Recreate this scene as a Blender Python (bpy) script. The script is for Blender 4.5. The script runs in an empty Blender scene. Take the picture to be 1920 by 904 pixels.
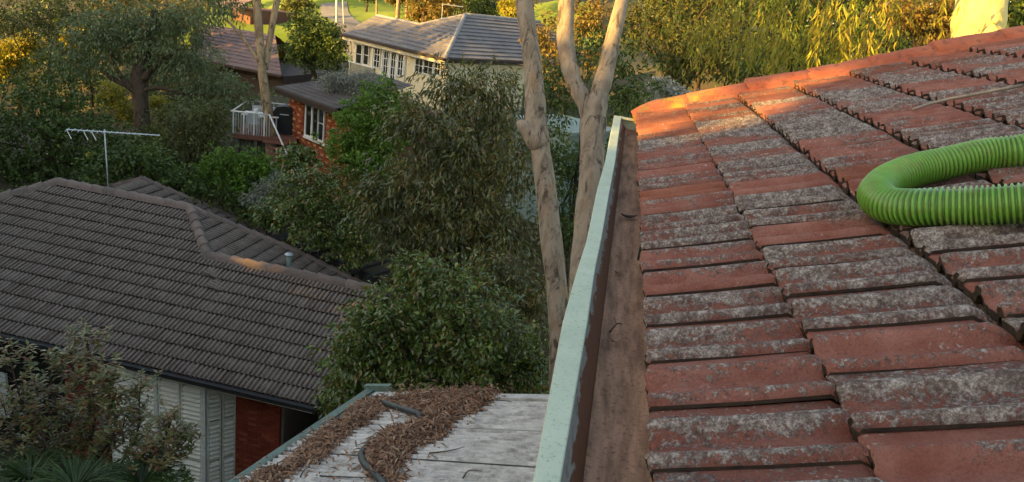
import bpy, bmesh, math, random
import numpy as np
from mathutils import Vector, Matrix
R_ = math.radians
random.seed(7); rng = np.random.default_rng(11)
scene = bpy.context.scene
COL = scene.collection

# ------------------------------------------------------------------ camera
CZ = 8.0                      # camera height
F_PX = 1396.6                 # focal length in pixels of a 1920 wide frame
M = np.array([[0.9801, 0.1673, -0.1069], [0.1531, -0.2942, 0.9434], [0.1264, -0.9410, -0.3139]])
cam_d = bpy.data.cameras.new("camera"); cam = bpy.data.objects.new("camera", cam_d); COL.objects.link(cam)
_X = Vector(M[:, 0]).normalized(); _Z = Vector(-M[:, 2]); _Z = (_Z - _X * _Z.dot(_X)).normalized(); _Y = _Z.cross(_X)
mw = Matrix.Identity(4)
for i in range(3):
    mw[i][0], mw[i][1], mw[i][2] = _X[i], _Y[i], _Z[i]
mw[2][3] = CZ
cam.matrix_world = mw
cam_d.sensor_width = 36.0; cam_d.lens = F_PX / 1920 * 36.0; cam_d.clip_start = 0.05; cam_d.clip_end = 2000
scene.camera = cam

# ------------------------------------------------------------------ light
SUN_EL = 14.0
SUN_H = np.array([0.80, 0.60])            # horizontal way the sunlight travels
world = bpy.data.worlds.new("World"); scene.world = world; world.use_nodes = True
wn = world.node_tree.nodes; wl = world.node_tree.links; wn.clear()
sky = wn.new("ShaderNodeTexSky"); sky.sky_type = 'NISHITA'; sky.sun_disc = False
sky.sun_elevation = R_(SUN_EL); sky.sun_rotation = math.atan2(-SUN_H[0], -SUN_H[1])
sky.air_density = 1.0; sky.dust_density = 1.2; sky.ozone_density = 1.0
bg = wn.new("ShaderNodeBackground"); bg.inputs[1].default_value = 0.15
wo = wn.new("ShaderNodeOutputWorld")
wl.new(sky.outputs[0], bg.inputs[0]); wl.new(bg.outputs[0], wo.inputs[0])
sun_d = bpy.data.lights.new("sun", 'SUN'); sun_d.energy = 4.4; sun_d.angle = R_(0.5); sun_d.color = (1.0, 0.66, 0.20)
sun = bpy.data.objects.new("sun", sun_d); COL.objects.link(sun)
_c = math.cos(R_(SUN_EL))
sun.rotation_euler = Vector((SUN_H[0] * _c, SUN_H[1] * _c, -math.sin(R_(SUN_EL)))).to_track_quat('-Z', 'Y').to_euler()
sun.location = (-30, -22, 30)
vs = scene.view_settings
vs.view_transform = 'Standard'; vs.look = 'None'; vs.gamma = 1.0; vs.use_curve_mapping = False
vs.exposure = 1.95
try:
    vs.use_white_balance = True; vs.white_balance_temperature = 8200; vs.white_balance_tint = 10
except Exception:
    pass
scene.cycles.max_bounces = 5; scene.cycles.diffuse_bounces = 2; scene.cycles.transparent_max_bounces = 8
scene.cycles.use_adaptive_sampling = True

# ------------------------------------------------------------------ pixel helpers (rays of this camera, real distances)
O3 = np.array([0, 0, CZ])
def ray(x, y): return M @ np.array([(x - 960) / F_PX, (y - 452) / F_PX, 1.0])
def at_d(x, y, D): return O3 + ray(x, y) * D
def at_z(x, y, z): r = ray(x, y); return O3 + r * ((z - CZ) / r[2])
def at_p(x, y, p0, n): r = ray(x, y); return O3 + r * (((np.array(p0) - O3) @ n) / (r @ n))
def proj(p): c = M.T @ (np.array(p, float) - O3); return 960 + F_PX * c[0] / c[2], 452 + F_PX * c[1] / c[2], c[2]
def nz(v): v = np.array(v, float); return v / np.linalg.norm(v)

# ------------------------------------------------------------------ materials
MATS = {}
def lin(r, g, b):
    f = lambda c: (c / 255 / 12.92) if c <= 10.3 else ((c / 255 + 0.055) / 1.055) ** 2.4
    return (f(r), f(g), f(b), 1.0)
class N:
    """small node helper"""
    def __init__(s, name):
        s.m = bpy.data.materials.new(name); s.m.use_nodes = True; s.t = s.m.node_tree; s.n = s.t.nodes; s.l = s.t.links
        s.n.clear(); s.out = s.n.new("ShaderNodeOutputMaterial"); s.b = s.n.new("ShaderNodeBsdfPrincipled")
        s.l.new(s.b.outputs[0], s.out.inputs[0]); MATS[name] = s.m
    def coord(s, kind='obj', scale=(1, 1, 1), rnd=0.0):
        if kind == 'pos':
            o = s.n.new("ShaderNodeNewGeometry").outputs['Position']
        else:
            o = s.n.new("ShaderNodeTexCoord").outputs['Object']
        mp = s.n.new("ShaderNodeMapping"); mp.inputs['Scale'].default_value = scale
        s.l.new(o, mp.inputs[0])
        if rnd:
            oi = s.n.new("ShaderNodeObjectInfo"); mu = s.n.new("ShaderNodeMath"); mu.operation = 'MULTIPLY'; mu.inputs[1].default_value = rnd
            s.l.new(oi.outputs['Random'], mu.inputs[0]); cx = s.n.new("ShaderNodeCombineXYZ")
            for i in range(3): s.l.new(mu.outputs[0], cx.inputs[i])
            s.l.new(cx.outputs[0], mp.inputs['Location'])
        return mp.outputs[0]
    def noise(s, co, scale, detail=4, rough=.6, dist=0):
        t = s.n.new("ShaderNodeTexNoise"); t.inputs['Scale'].default_value = scale; t.inputs['Detail'].default_value = detail
        t.inputs['Roughness'].default_value = rough; t.inputs['Distortion'].default_value = dist; s.l.new(co, t.inputs['Vector']); return t.outputs[0]
    def vor(s, co, scale, feat='F1'):
        t = s.n.new("ShaderNodeTexVoronoi"); t.feature = feat; t.inputs['Scale'].default_value = scale; s.l.new(co, t.inputs['Vector']); return t.outputs[0]
    def ramp(s, f, stops):
        r = s.n.new("ShaderNodeValToRGB"); e = r.color_ramp.elements
        while len(e) < len(stops): e.new(0.5)
        for el, (p, c) in zip(e, stops):
            el.position = p; el.color = c if isinstance(c, tuple) else (c, c, c, 1)
        s.l.new(f, r.inputs[0]); return r.outputs[0]
    def mix(s, f, a, b, mode='MIX'):
        x = s.n.new("ShaderNodeMix"); x.data_type = 'RGBA'; x.blend_type = mode
        for i, v in ((0, f), (6, a), (7, b)):
            if isinstance(v, (int, float)): x.inputs[i].default_value = v
            elif isinstance(v, tuple): x.inputs[i].default_value = v
            else: s.l.new(v, x.inputs[i])
        return x.outputs[2]
    def math(s, op, a, b=0.0, clamp=False):
        x = s.n.new("ShaderNodeMath"); x.operation = op; x.use_clamp = clamp
        for i, v in ((0, a), (1, b)):
            if isinstance(v, (int, float)): x.inputs[i].default_value = v
            else: s.l.new(v, x.inputs[i])
        return x.outputs[0]
    def rand(s): return s.n.new("ShaderNodeObjectInfo").outputs['Random']
    def island(s): return s.n.new("ShaderNodeNewGeometry").outputs['Random Per Island']
    def sep(s, v, i):
        x = s.n.new("ShaderNodeSeparateXYZ"); s.l.new(v, x.inputs[0]); return x.outputs[i]
    def bump(s, h, strength=.3, dist=.01):
        b = s.n.new("ShaderNodeBump"); b.inputs['Strength'].default_value = strength; b.inputs['Distance'].default_value = dist
        s.l.new(h, b.inputs['Height']); s.l.new(b.outputs[0], s.b.inputs['Normal'])
    def set(s, col=None, rough=.7, spec=.3, metal=0.0):
        if col is not None:
            if isinstance(col, tuple): s.b.inputs['Base Color'].default_value = col
            else: s.l.new(col, s.b.inputs['Base Color'])
        if isinstance(rough, (int, float)): s.b.inputs['Roughness'].default_value = rough
        else: s.l.new(rough, s.b.inputs['Roughness'])
        s.b.inputs['Specular IOR Level'].default_value = spec; s.b.inputs['Metallic'].default_value = metal
        return s.m

def plain(name, c1, c2, scale=6, rough=.7, bump=.15, fine=60, kind='obj', spec=.3, rnd=0.0, stretch=(1, 1, 1), metal=0.0):
    s = N(name); co = s.coord(kind, stretch, rnd)
    a = s.noise(co, scale, 6, .65); b = s.noise(co, fine, 3)
    col = s.mix(s.ramp(a, [(.35, 0.0), (.68, 1.0)]), c1, c2)
    col = s.mix(s.ramp(b, [(.3, .25), (.7, 0.0)]), col, tuple(x * .45 for x in c1[:3]) + (1,))
    s.bump(b, bump, .004); return s.set(col, rough, spec, metal)

def leafmat(name, cols, transl=.25, rough=.42, spec=.5, clump=1.2, dark=.5):
    s = N(name); st = [((i + .5) / len(cols), c) for i, c in enumerate(cols)]
    col = s.ramp(s.island(), st)
    nzv = s.noise(s.coord('pos'), clump, 3)
    col = s.mix(s.ramp(nzv, [(.38, dark), (.62, 0.0)]), col, tuple(x * .5 for x in cols[0][:3]) + (1,))
    s.set(col, rough, spec)
    tr = s.n.new("ShaderNodeBsdfTranslucent"); s.l.new(col, tr.inputs[0])
    mx = s.n.new("ShaderNodeMixShader"); mx.inputs[0].default_value = transl
    s.l.new(s.b.outputs[0], mx.inputs[1]); s.l.new(tr.outputs[0], mx.inputs[2]); s.l.new(mx.outputs[0], s.out.inputs[0])
    return s.m

def tile_mat(name, red, red2, dark, pale, hgain, cover, sc=1.0):
    """weathered concrete tile: body colour, dark lichen and pale crusts that sit mostly on the rolls"""
    s = N(name); pos = s.coord('pos'); obj = s.coord('obj')
    body = s.mix(s.ramp(s.noise(pos, 9 * sc, 5), [(.35, 0.0), (.65, 1.0)]), red, red2)
    body = s.mix(s.math('MULTIPLY', s.rand(), .55), body, tuple(x * .55 for x in red[:3]) + (1,))
    at = s.n.new('ShaderNodeAttribute'); at.attribute_name = 'h'; roll = s.math('MULTIPLY', at.outputs['Fac'], hgain)
    big = s.noise(pos, 2.3 * sc, 4, .6, .4)
    m = s.math('ADD', s.math('ADD', big, roll), s.math('MULTIPLY', s.math('SUBTRACT', s.rand(), .5), .46))
    fine = s.noise(pos, 70 * sc, 6, .8)
    m = s.math('ADD', m, s.math('MULTIPLY', s.math('SUBTRACT', fine, .5), 1.3))
    m = s.math('ADD', m, s.math('MULTIPLY', s.math('SUBTRACT', s.noise(s.coord('pos', (.35, 1.6, 1.6)), 11 * sc, 4, .7), .5), .55))
    grey = s.ramp(m, [(cover, 0.0), (cover + .10, .88)])
    gcol = s.mix(s.ramp(s.noise(pos, 34 * sc, 5, .8), [(.40, 0.0), (.60, 1.0)]), dark, pale)
    gcol = s.mix(s.ramp(s.noise(pos, 120 * sc, 3, .8), [(.40, .75), (.58, 0.0)]), gcol, tuple(x * .38 for x in dark[:3]) + (1,))
    col = s.mix(grey, body, gcol)
    spots = s.ramp(s.noise(pos, 75 * sc, 3, .6), [(.60, 0.0), (.68, .7)])
    gate = s.ramp(s.noise(pos, 6 * sc, 3), [(.52, 0.0), (.60, 1.0)])
    col = s.mix(s.math('MULTIPLY', spots, gate), col, pale)
    body_n = s.noise(pos, 160 * sc, 4, .8); col = s.mix(s.ramp(body_n, [(.36, .45), (.56, 0.0)]), col, tuple(x * .5 for x in red[:3]) + (1,))
    s.bump(s.math('ADD', s.math('ADD', fine, body_n), s.math('MULTIPLY', grey, .3)), .85, .009)
    return s.set(col, .9, .12)

tile_mat('red_tile', lin(152, 94, 80), lin(174, 120, 106), lin(104, 99, 93), lin(204, 196, 185), 6.5, .565)
tile_mat('red_tile_clean', lin(152, 92, 74), lin(172, 114, 94), lin(92, 86, 78), lin(188, 176, 160), 6.0, .80)
s = N('cap_mortar'); co = s.coord('pos')
col = s.mix(s.ramp(s.noise(co, 4, 5), [(.35, 0.0), (.65, 1.0)]), lin(158, 82, 62), lin(176, 106, 80))
col = s.mix(s.ramp(s.noise(co, 17, 5, .7), [(.55, 0.0), (.66, .75)]), col, lin(96, 70, 58))
moss = s.math('MULTIPLY', s.ramp(s.noise(co, 7, 5, .7), [(.46, 0.0), (.60, .75)]), s.ramp(s.math('MULTIPLY', s.sep(co, 0), .5), [(.25, 1.0), (.5, 0.0)]))
col = s.mix(moss, col, lin(150, 138, 62))
s.bump(s.noise(co, 45, 5, .7), .5, .008); s.set(col, .9, .12)
tile_mat('brown_tile', lin(100, 85, 77), lin(114, 98, 89), lin(140, 124, 113), lin(178, 162, 150), 14.0, .72)  # paler crests: wear plus sky highlight put into the colour
tile_mat('brown_cap', lin(138, 120, 111), lin(124, 107, 98), lin(108, 95, 88), lin(150, 134, 124), 0.0, .60)
plain('butt_dark', lin(70, 56, 46), lin(40, 34, 30), 20, .95, .6, 90, 'pos')  # dark brown of butt faces, undersides and lip sides

s = N('gutter_green'); co = s.coord('pos')
col = s.mix(s.ramp(s.noise(co, 7, 5), [(.3, 0.0), (.7, 1.0)]), lin(160, 171, 150), lin(178, 187, 166))
col = s.mix(s.ramp(s.noise(co, 90, 4, .8), [(.56, 0.0), (.70, .75)]), col, lin(92, 108, 88))
col = s.mix(s.ramp(s.noise(co, 24, 5, .7), [(.62, 0.0), (.70, .7)]), col, lin(120, 116, 92))
s.bump(s.noise(co, 130, 3), .25, .002); s.set(col, .75, .25)
s = N('gutter_peel'); co = s.coord('pos', (14, 2.2, 1.0))
pe = s.noise(co, 3.2, 5, .7, .6)
zz = s.sep(s.coord('pos'), 2)
edge = s.math('MULTIPLY', s.math('SUBTRACT', zz, 7.080), 9.0)
col = s.mix(s.ramp(s.math('ADD', pe, edge), [(.47, 0.0), (.52, 1.0)]), lin(108, 66, 46), lin(140, 132, 122))
col = s.mix(s.ramp(s.noise(s.coord('pos', (30, 6, 30)), 3, 5), [(.5, 0.0), (.7, .5)]), col, lin(74, 58, 50))
s.bump(pe, .4, .004); s.set(col, .8, .2)
s = N('gutter_rust'); co = s.coord('pos'); co2 = s.coord('pos', (9, 1.2, 1))
col = s.mix(s.ramp(s.noise(co2, 3, 6, .65, .3), [(.36, 0.0), (.62, 1.0)]), lin(118, 88, 72), lin(172, 130, 106))
col = s.mix(s.ramp(s.noise(co, 70, 4, .8), [(.52, 0.0), (.68, .7)]), col, lin(70, 54, 46))
s.bump(s.noise(co, 110, 4, .7), .4, .004); s.set(col, .9, .12)
s = N('hose_green'); co = s.coord('pos')
col = s.mix(s.ramp(s.noise(co, 5, 4), [(.35, 0.0), (.65, 1.0)]), lin(84, 140, 46), lin(104, 154, 64))
col = s.mix(s.ramp(s.noise(co, 28, 5, .7), [(.46, 0.0), (.70, .7)]), col, lin(104, 104, 48))
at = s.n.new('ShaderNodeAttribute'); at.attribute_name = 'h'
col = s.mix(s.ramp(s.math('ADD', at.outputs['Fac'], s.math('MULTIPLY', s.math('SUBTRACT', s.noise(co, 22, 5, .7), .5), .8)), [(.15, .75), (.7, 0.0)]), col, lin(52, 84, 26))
col = s.mix(s.ramp(s.noise(co, 9, 5, .75, .5), [(.56, 0.0), (.70, .5)]), col, lin(150, 158, 104))
s.bump(s.noise(co, 200, 2), .1, .001); s.set(col, .42, .45)
s = N('poly_sheet'); co = s.coord('obj', (1.2, 10, 10)); cp = s.coord('pos')
col = s.mix(s.ramp(s.noise(co, 1.6, 6, .7), [(.35, 0.0), (.62, 1.0)]), lin(156, 153, 148), lin(192, 189, 184))
col = s.mix(s.ramp(s.noise(s.coord('obj', (1.5, 5, 5)), 2.5, 6, .8, .4), [(.47, 0.0), (.66, .8)]), col, lin(98, 94, 88))
col = s.mix(s.ramp(s.noise(cp, 60, 4, .8), [(.60, 0.0), (.72, .6)]), col, lin(92, 84, 76))
s.bump(s.noise(cp, 90, 3), .2, .002); s.set(col, .6, .3)
plain('green_trim', lin(84, 102, 93), lin(104, 122, 112), 8, .6, .2, 90, 'pos')
plain('black_hose', lin(46, 50, 52), lin(62, 66, 66), 9, .5, .15, 80)
plain('white_paint', lin(206, 204, 196), lin(222, 220, 212), 3, .55, .08, 50, 'pos')
plain('cream_paint', lin(226, 219, 198), lin(234, 228, 210), 3, .6, .08, 50, 'pos')
plain('warm_cream', lin(214, 198, 160), lin(224, 210, 176), 2, .7, .1, 40, 'pos')
plain('render_grey', lin(150, 146, 128), lin(120, 116, 98), 2.5, .85, .2, 30, 'pos')
plain('dark_metal', lin(40, 38, 37), lin(52, 49, 47), 6, .8, .1, 60, 'pos')
plain('shade_backing', lin(30, 26, 24), lin(36, 32, 30), 4, .9, .1, 30, 'pos')  # near-black: recess shade put into the colour; also roof backing
plain('galv', lin(168, 172, 172), lin(186, 190, 190), 8, .45, .1, 60, 'pos', .5, 0, (1, 1, 1), .6)
plain('alu', lin(196, 198, 198), lin(210, 212, 212), 10, .4, .05, 60, 'pos', .5, 0, (1, 1, 1), .5)
plain('vent_green', lin(112, 132, 126), lin(128, 146, 140), 9, .55, .1, 70, 'pos')
plain('mortar', lin(120, 104, 92), lin(136, 120, 106), 12, .95, .4, 80, 'pos')
plain('red_mortar', lin(120, 82, 66), lin(104, 70, 56), 12, .95, .4, 80, 'pos')
s = N('red_brick'); co = s.coord('pos')
col = s.ramp(s.rand(), [(.1, lin(128, 58, 42)), (.4, lin(148, 70, 50)), (.7, lin(136, 62, 46)), (.95, lin(162, 84, 60))])
col = s.mix(s.ramp(s.noise(co, 60, 4), [(.5, 0.0), (.7, .5)]), col, lin(90, 40, 30)); s.bump(s.noise(co, 80, 4), .4, .004); s.set(col, .9, .15)
s = N('clinker_brick')
col = s.ramp(s.island(), [(.05, lin(112, 56, 42)), (.35, lin(146, 76, 52)), (.7, lin(130, 64, 46)), (.95, lin(160, 92, 62))])
s.bump(s.noise(s.coord('pos'), 40, 3), .3, .004); s.set(col, .9, .15)
s = N('straw_brick')
col = s.ramp(s.island(), [(.1, lin(170, 120, 78)), (.9, lin(190, 142, 96))]); s.set(col, .9, .15)
plain('grey_roof', lin(112, 106, 106), lin(132, 126, 124), 1.5, .85, .2, 40, 'pos', .2)
plain('grey_cap', lin(140, 134, 130), lin(156, 150, 144), 3, .85, .2, 40, 'pos', .2)
plain('slate_roof', lin(78, 70, 68), lin(96, 88, 84), 1.5, .85, .2, 40, 'pos', .2)
plain('mauve_roof', lin(116, 92, 88), lin(132, 110, 104), 1.5, .85, .2, 40, 'pos', .2)
s = N('glass'); s.set(lin(22, 26, 28), .08, .6)
plain('deck_wood', lin(128, 82, 66), lin(112, 70, 56), 5, .8, .2, 60, 'pos')
plain('timber_dark', lin(56, 46, 40), lin(70, 58, 50), 5, .8, .3, 60, 'pos')
plain('stone_wall', lin(112, 104, 92), lin(86, 80, 70), 4, .9, .5, 30, 'pos')
plain('bbq_cover', lin(24, 24, 26), lin(32, 32, 34), 4, .55, .2, 40, 'pos')
plain('soil', lin(74, 62, 46), lin(58, 66, 36), 1.2, .95, .4, 20, 'pos')
plain('lawn', lin(92, 112, 34), lin(118, 130, 44), .35, .95, .4, 12, 'pos')
plain('asphalt', lin(112, 108, 104), lin(128, 122, 116), .8, .9, .2, 30, 'pos')
def bark(name, pale, mid, dark, sc=1.0, orange=None):
    s = N(name); co = s.coord('pos', (1, 1, .28)); c2 = s.coord('pos')
    a = s.noise(co, 5 * sc, 6, .7, .8); col = s.mix(s.ramp(a, [(.36, 0.0), (.56, 1.0)]), mid, pale)
    if orange: col = s.mix(s.ramp(s.noise(co, 3.2 * sc, 4, .6, .5), [(.55, 0.0), (.68, .6)]), col, orange)
    pt = s.noise(s.coord('pos', (1, 1, .30)), 4.2 * sc, 7, .72, 1.0)
    col = s.mix(s.ramp(pt, [(.53, 0.0), (.61, .85)]), col, dark)
    col = s.mix(s.ramp(s.noise(c2, 60 * sc, 4, .8), [(.55, 0.0), (.72, .6)]), col, tuple(x * .5 for x in mid[:3]) + (1,))
    s.bump(s.math('ADD', pt, s.math('MULTIPLY', a, .5)), .6, .02); return s.set(col, .85, .15)
bark('gum_bark', lin(152, 137, 120), lin(118, 104, 91), lin(66, 55, 48), 1.5, lin(146, 110, 74))
bark('lemon_bark', lin(214, 196, 130), lin(200, 176, 108), lin(170, 134, 84), .7)
bark('dark_bark', lin(86, 70, 56), lin(66, 54, 44), lin(42, 34, 28), 1.0)
bark('pale_far_bark', lin(158, 134, 104), lin(116, 92, 70), lin(62, 48, 38), .9)
G = lambda *c: [lin(*x) for x in c]
leafmat('leaf_brown_gum', G((76, 88, 38), (102, 106, 48), (136, 118, 66), (88, 92, 42), (122, 90, 52), (60, 78, 34)), .2, .36, .55, 1.0, .65)
leafmat('leaf_bright', G((72, 104, 34), (98, 134, 46), (122, 156, 58), (86, 120, 40)), .35, .5, .3, 1.6)
leafmat('leaf_dense', G((82, 104, 42), (104, 126, 52), (124, 140, 66), (92, 114, 48), (72, 94, 38), (138, 108, 56)), .2, .33, .6, 1.6, .65)
leafmat('leaf_greygum', G((98, 112, 72), (120, 130, 86), (84, 100, 60), (110, 116, 70)), .22, .5, .35, .5)
leafmat('leaf_olive', G((82, 90, 42), (102, 106, 50), (116, 110, 58), (70, 80, 38)), .25, .5, .3, .5)
leafmat('leaf_darkgreen', G((70, 90, 38), (88, 108, 46), (104, 116, 52), (62, 82, 36)), .22, .5, .3, .8)
leafmat('leaf_yellow', G((150, 148, 54), (172, 162, 62), (128, 130, 52), (176, 150, 66)), .35, .5, .3, .9, .2)
leafmat('leaf_gold', G((136, 118, 56), (116, 104, 50), (140, 102, 58), (98, 92, 44)), .35, .5, .3, .4, .3)
leafmat('leaf_silver', G((128, 130, 116), (146, 146, 130), (108, 112, 98)), .2, .55, .3, 1.0, .25)
leafmat('leaf_magnolia', G((84, 92, 46), (108, 112, 62), (128, 86, 50), (96, 102, 54), (158, 146, 100), (120, 74, 46)), .2, .4, .4, 1.2, .3)
leafmat('leaf_strap', G((46, 66, 28), (60, 82, 36), (74, 92, 44)), .2, .45, .35, 2)
leafmat('leaf_dry', G((138, 100, 78), (158, 122, 98), (112, 80, 62), (180, 150, 124), (96, 68, 54)), .1, .8, .15, 5, .2)
leafmat('leaf_white', G((172, 172, 164), (150, 152, 142)), .2, .6, .2, 3, .1)

# ------------------------------------------------------------------ mesh builders
def obj(name, verts, faces, mat, parent=None, smooth=False, mats=None, midx=None):
    me = bpy.data.meshes.new(name); me.from_pydata([tuple(v) for v in verts], [], faces)
    for m in (mats or [mat]): me.materials.append(MATS[m])
    if midx is not None: me.polygons.foreach_set('material_index', midx)
    if smooth: me.polygons.foreach_set('use_smooth', [True] * len(me.polygons))
    me.update()
    o = bpy.data.objects.new(name, me); COL.objects.link(o)
    if parent is not None: o.parent = parent
    return o
def inst(name, me, parent=None, mx=None):
    o = bpy.data.objects.new(name, me); COL.objects.link(o)
    if parent is not None: o.parent = parent
    if mx is not None: o.matrix_basis = mx
    return o
def empty(name, label, cat, group=None):
    o = bpy.data.objects.new(name, None); COL.objects.link(o); return tag(o, label, cat, group)
def tag(o, label, cat=None, group=None, kind=None):
    if label: o['label'] = label
    if cat: o['category'] = cat
    if group: o['group'] = group
    if kind: o['kind'] = kind
    return o
def kind(o, k): o['kind'] = k; return o

class MB:
    def __init__(s): s.v = []; s.f = []; s.mi = []
    def add(s, v, f, mi=0):
        k = len(s.v); s.v += [tuple(p) for p in v]; s.f += [tuple(i + k for i in q) for q in f]; s.mi += [mi] * len(f); return s
    def box(s, c, ax, ay, az, mi=0):
        """centre and three half-axis vectors"""
        c, ax, ay, az = map(lambda q: np.array(q, float), (c, ax, ay, az))
        v = [c + i * ax + j * ay + k * az for k in (-1, 1) for j in (-1, 1) for i in (-1, 1)]
        f = [(0, 2, 3, 1), (4, 5, 7, 6), (0, 1, 5, 4), (2, 6, 7, 3), (0, 4, 6, 2), (1, 3, 7, 5)]
        if np.dot(np.cross(ax, ay), az) < 0: f = [q[::-1] for q in f]
        return s.add(v, f, mi)
    def prism(s, poly, ext, mi=0):
        """polygon points extruded by vector ext"""
        n = len(poly); poly = [np.array(p, float) for p in poly]; e = np.array(ext, float)
        v = poly + [p + e for p in poly]
        f = [tuple(range(n))[::-1], tuple(range(n, 2 * n))] + [(i, (i + 1) % n, n + (i + 1) % n, n + i) for i in range(n)]
        return s.add(v, f, mi)
    def tube(s, pts, rad, sides=10, jit=0.0, seed=0, cap=True, mi=0):
        pts = np.array(pts, float); n = len(pts); rad = np.full(n, rad) if np.isscalar(rad) else np.array(rad, float)
        T = np.gradient(pts, axis=0); T /= np.linalg.norm(T, axis=1)[:, None]
        up = np.array([0, 0, 1.0]) if abs(T[0][2]) < .9 else np.array([1.0, 0, 0])
        u = np.cross(T[0], up); u /= np.linalg.norm(u); V = []
        rg = np.random.default_rng(seed); ph = rg.uniform(0, 6.28, (4,)); ang = np.linspace(0, 2 * np.pi, sides, endpoint=False)
        for i in range(n):
            u = u - T[i] * (u @ T[i]); u /= np.linalg.norm(u); w = np.cross(T[i], u)
            r = rad[i] * (1 + jit * (np.sin(ang * 2 + ph[0] + i * .35) * .5 + np.sin(ang * 3 + ph[1] - i * .5) * .35 + np.sin(ang * 5 + ph[2] + i * .9) * .2))
            V += list(pts[i] + np.outer(np.cos(ang) * r, u) + np.outer(np.sin(ang) * r, w))
        Fc = [(i * sides + j, i * sides + (j + 1) % sides, (i + 1) * sides + (j + 1) % sides, (i + 1) * sides + j) for i in range(n - 1) for j in range(sides)]
        if cap: Fc += [tuple(range(sides))[::-1], tuple(range((n - 1) * sides, n * sides))]
        return s.add(V, Fc, mi)
    def build(s, name, mat, parent=None, smooth=False):
        if isinstance(mat, list): return obj(name, s.v, s.f, None, parent, smooth, mat, s.mi)
        return obj(name, s.v, s.f, mat, parent, smooth)

def spline(pts, n):
    """Catmull-Rom through points (any dimension)"""
    P = np.array(pts, float); P = np.vstack([2 * P[0] - P[1], P, 2 * P[-1] - P[-2]]); m = len(P) - 3; out = []
    for k in range(n):
        t = k / (n - 1) * m; i = min(int(t), m - 1); t -= i; a, b, c, d = P[i:i + 4]
        out.append(.5 * (2 * b + (c - a) * t + (2 * a - 5 * b + 4 * c - d) * t * t + (3 * b - a - 3 * c + d) * t ** 3))
    return np.array(out)

# ------------------------------------------------------------------ foliage
def leaf_mesh(name, pos, axis, nrm, L, W, fold=.25, curl=.0):
    """lens-shaped leaves of four triangles each, numpy only"""
    n = len(pos); axis = axis / np.linalg.norm(axis, axis=1)[:, None]
    side = np.cross(axis, nrm); ln = np.linalg.norm(side, axis=1)[:, None]; side = side / np.maximum(ln, 1e-6); up = np.cross(side, axis)
    L = L[:, None]; W = W[:, None]
    b = pos; t = pos + axis * L - up * L * curl
    m = pos + axis * L * .5 + up * L * curl * .6
    l = pos + axis * L * .42 + side * W * .5 + up * W * fold; r = pos + axis * L * .42 - side * W * .5 + up * W * fold
    V = np.stack([b, l, t, r, m], 1).reshape(-1, 3)
    k = (np.arange(n) * 5)[:, None, None]
    F = (k + np.array([[0, 4, 1], [1, 4, 2], [0, 3, 4], [3, 2, 4]])[None]).reshape(-1)
    me = bpy.data.meshes.new(name); me.vertices.add(len(V)); me.vertices.foreach_set('co', V.astype(np.float32).ravel())
    nf = n * 4; me.loops.add(nf * 3); me.loops.foreach_set('vertex_index', F.astype(np.int32))
    me.polygons.add(nf); me.polygons.foreach_set('loop_start', np.arange(0, nf * 3, 3, dtype=np.int32)); me.polygons.foreach_set('loop_total', np.full(nf, 3, np.int32))
    me.update(calc_edges=True); return me
def unit(n, rg): v = rg.normal(size=(n, 3)); return v / np.linalg.norm(v, axis=1)[:, None]
def lobe_leaves(lobes, n, L, W, seed, droop=.3, per=14, spread=.9, fill=.55, keep=None):
    """leaves in twig clusters spread through ellipsoid lobes; uneven outline, gaps between clusters"""
    rg = np.random.default_rng(seed); lobes = np.array(lobes, float); vol = (lobes[:, 3] * lobes[:, 4] * lobes[:, 5]) ** .72; vol /= vol.sum()
    P = []; A = []; Nn = []
    for lb, w in zip(lobes, vol):
        k = max(3, int(n * w / per)); d = unit(k, rg); r = rg.uniform(0, 1, k) ** fill
        wob = 1 + .22 * np.sin(d[:, 0] * 4 + lb[0] * 3) * np.cos(d[:, 1] * 5 + lb[1]) + .16 * np.sin(d[:, 2] * 7 + lb[2] * 2 + d[:, 0] * 6)
        c = lb[:3] + d * (r * wob)[:, None] * lb[3:6]
        ci = np.repeat(np.arange(k), per); m = len(ci)
        off = unit(m, rg) * (rg.uniform(0, 1, m) ** .6)[:, None] * (L * spread * 1.5)
        off[:, 2] *= .8
        tw = unit(k, rg) * .7 + d * .8; tw[:, 2] += .15 - droop * .4
        p = c[ci] + off; ax = tw[ci] * .8 + unit(m, rg) * .9 + off / (L * spread * 1.5) * .5; ax[:, 2] -= droop * 1.4
        nn = unit(m, rg) * .9; nn[:, 2] += .8
        P.append(p); A.append(ax); Nn.append(nn)
    P = np.vstack(P); A = np.vstack(A); Nn = np.vstack(Nn)
    if keep is not None:
        q = keep(P); P, A, Nn = P[q], A[q], Nn[q]
    m = len(P); l = L * rg.uniform(.6, 1.3, m); return P, A, Nn, l, W * l / L * rg.uniform(.8, 1.2, m)
def crown(lobes, n, L, W, seed, mat, parent, droop=.3, per=14, spread=.9, fill=.55, curl=.08, name='crown', keep=None):
    a = lobe_leaves(lobes, n, L, W, seed, droop, per, spread, fill, keep); me = leaf_mesh(name, *a, curl=curl); me.materials.append(MATS[mat])
    return inst(name, me, parent)
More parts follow.
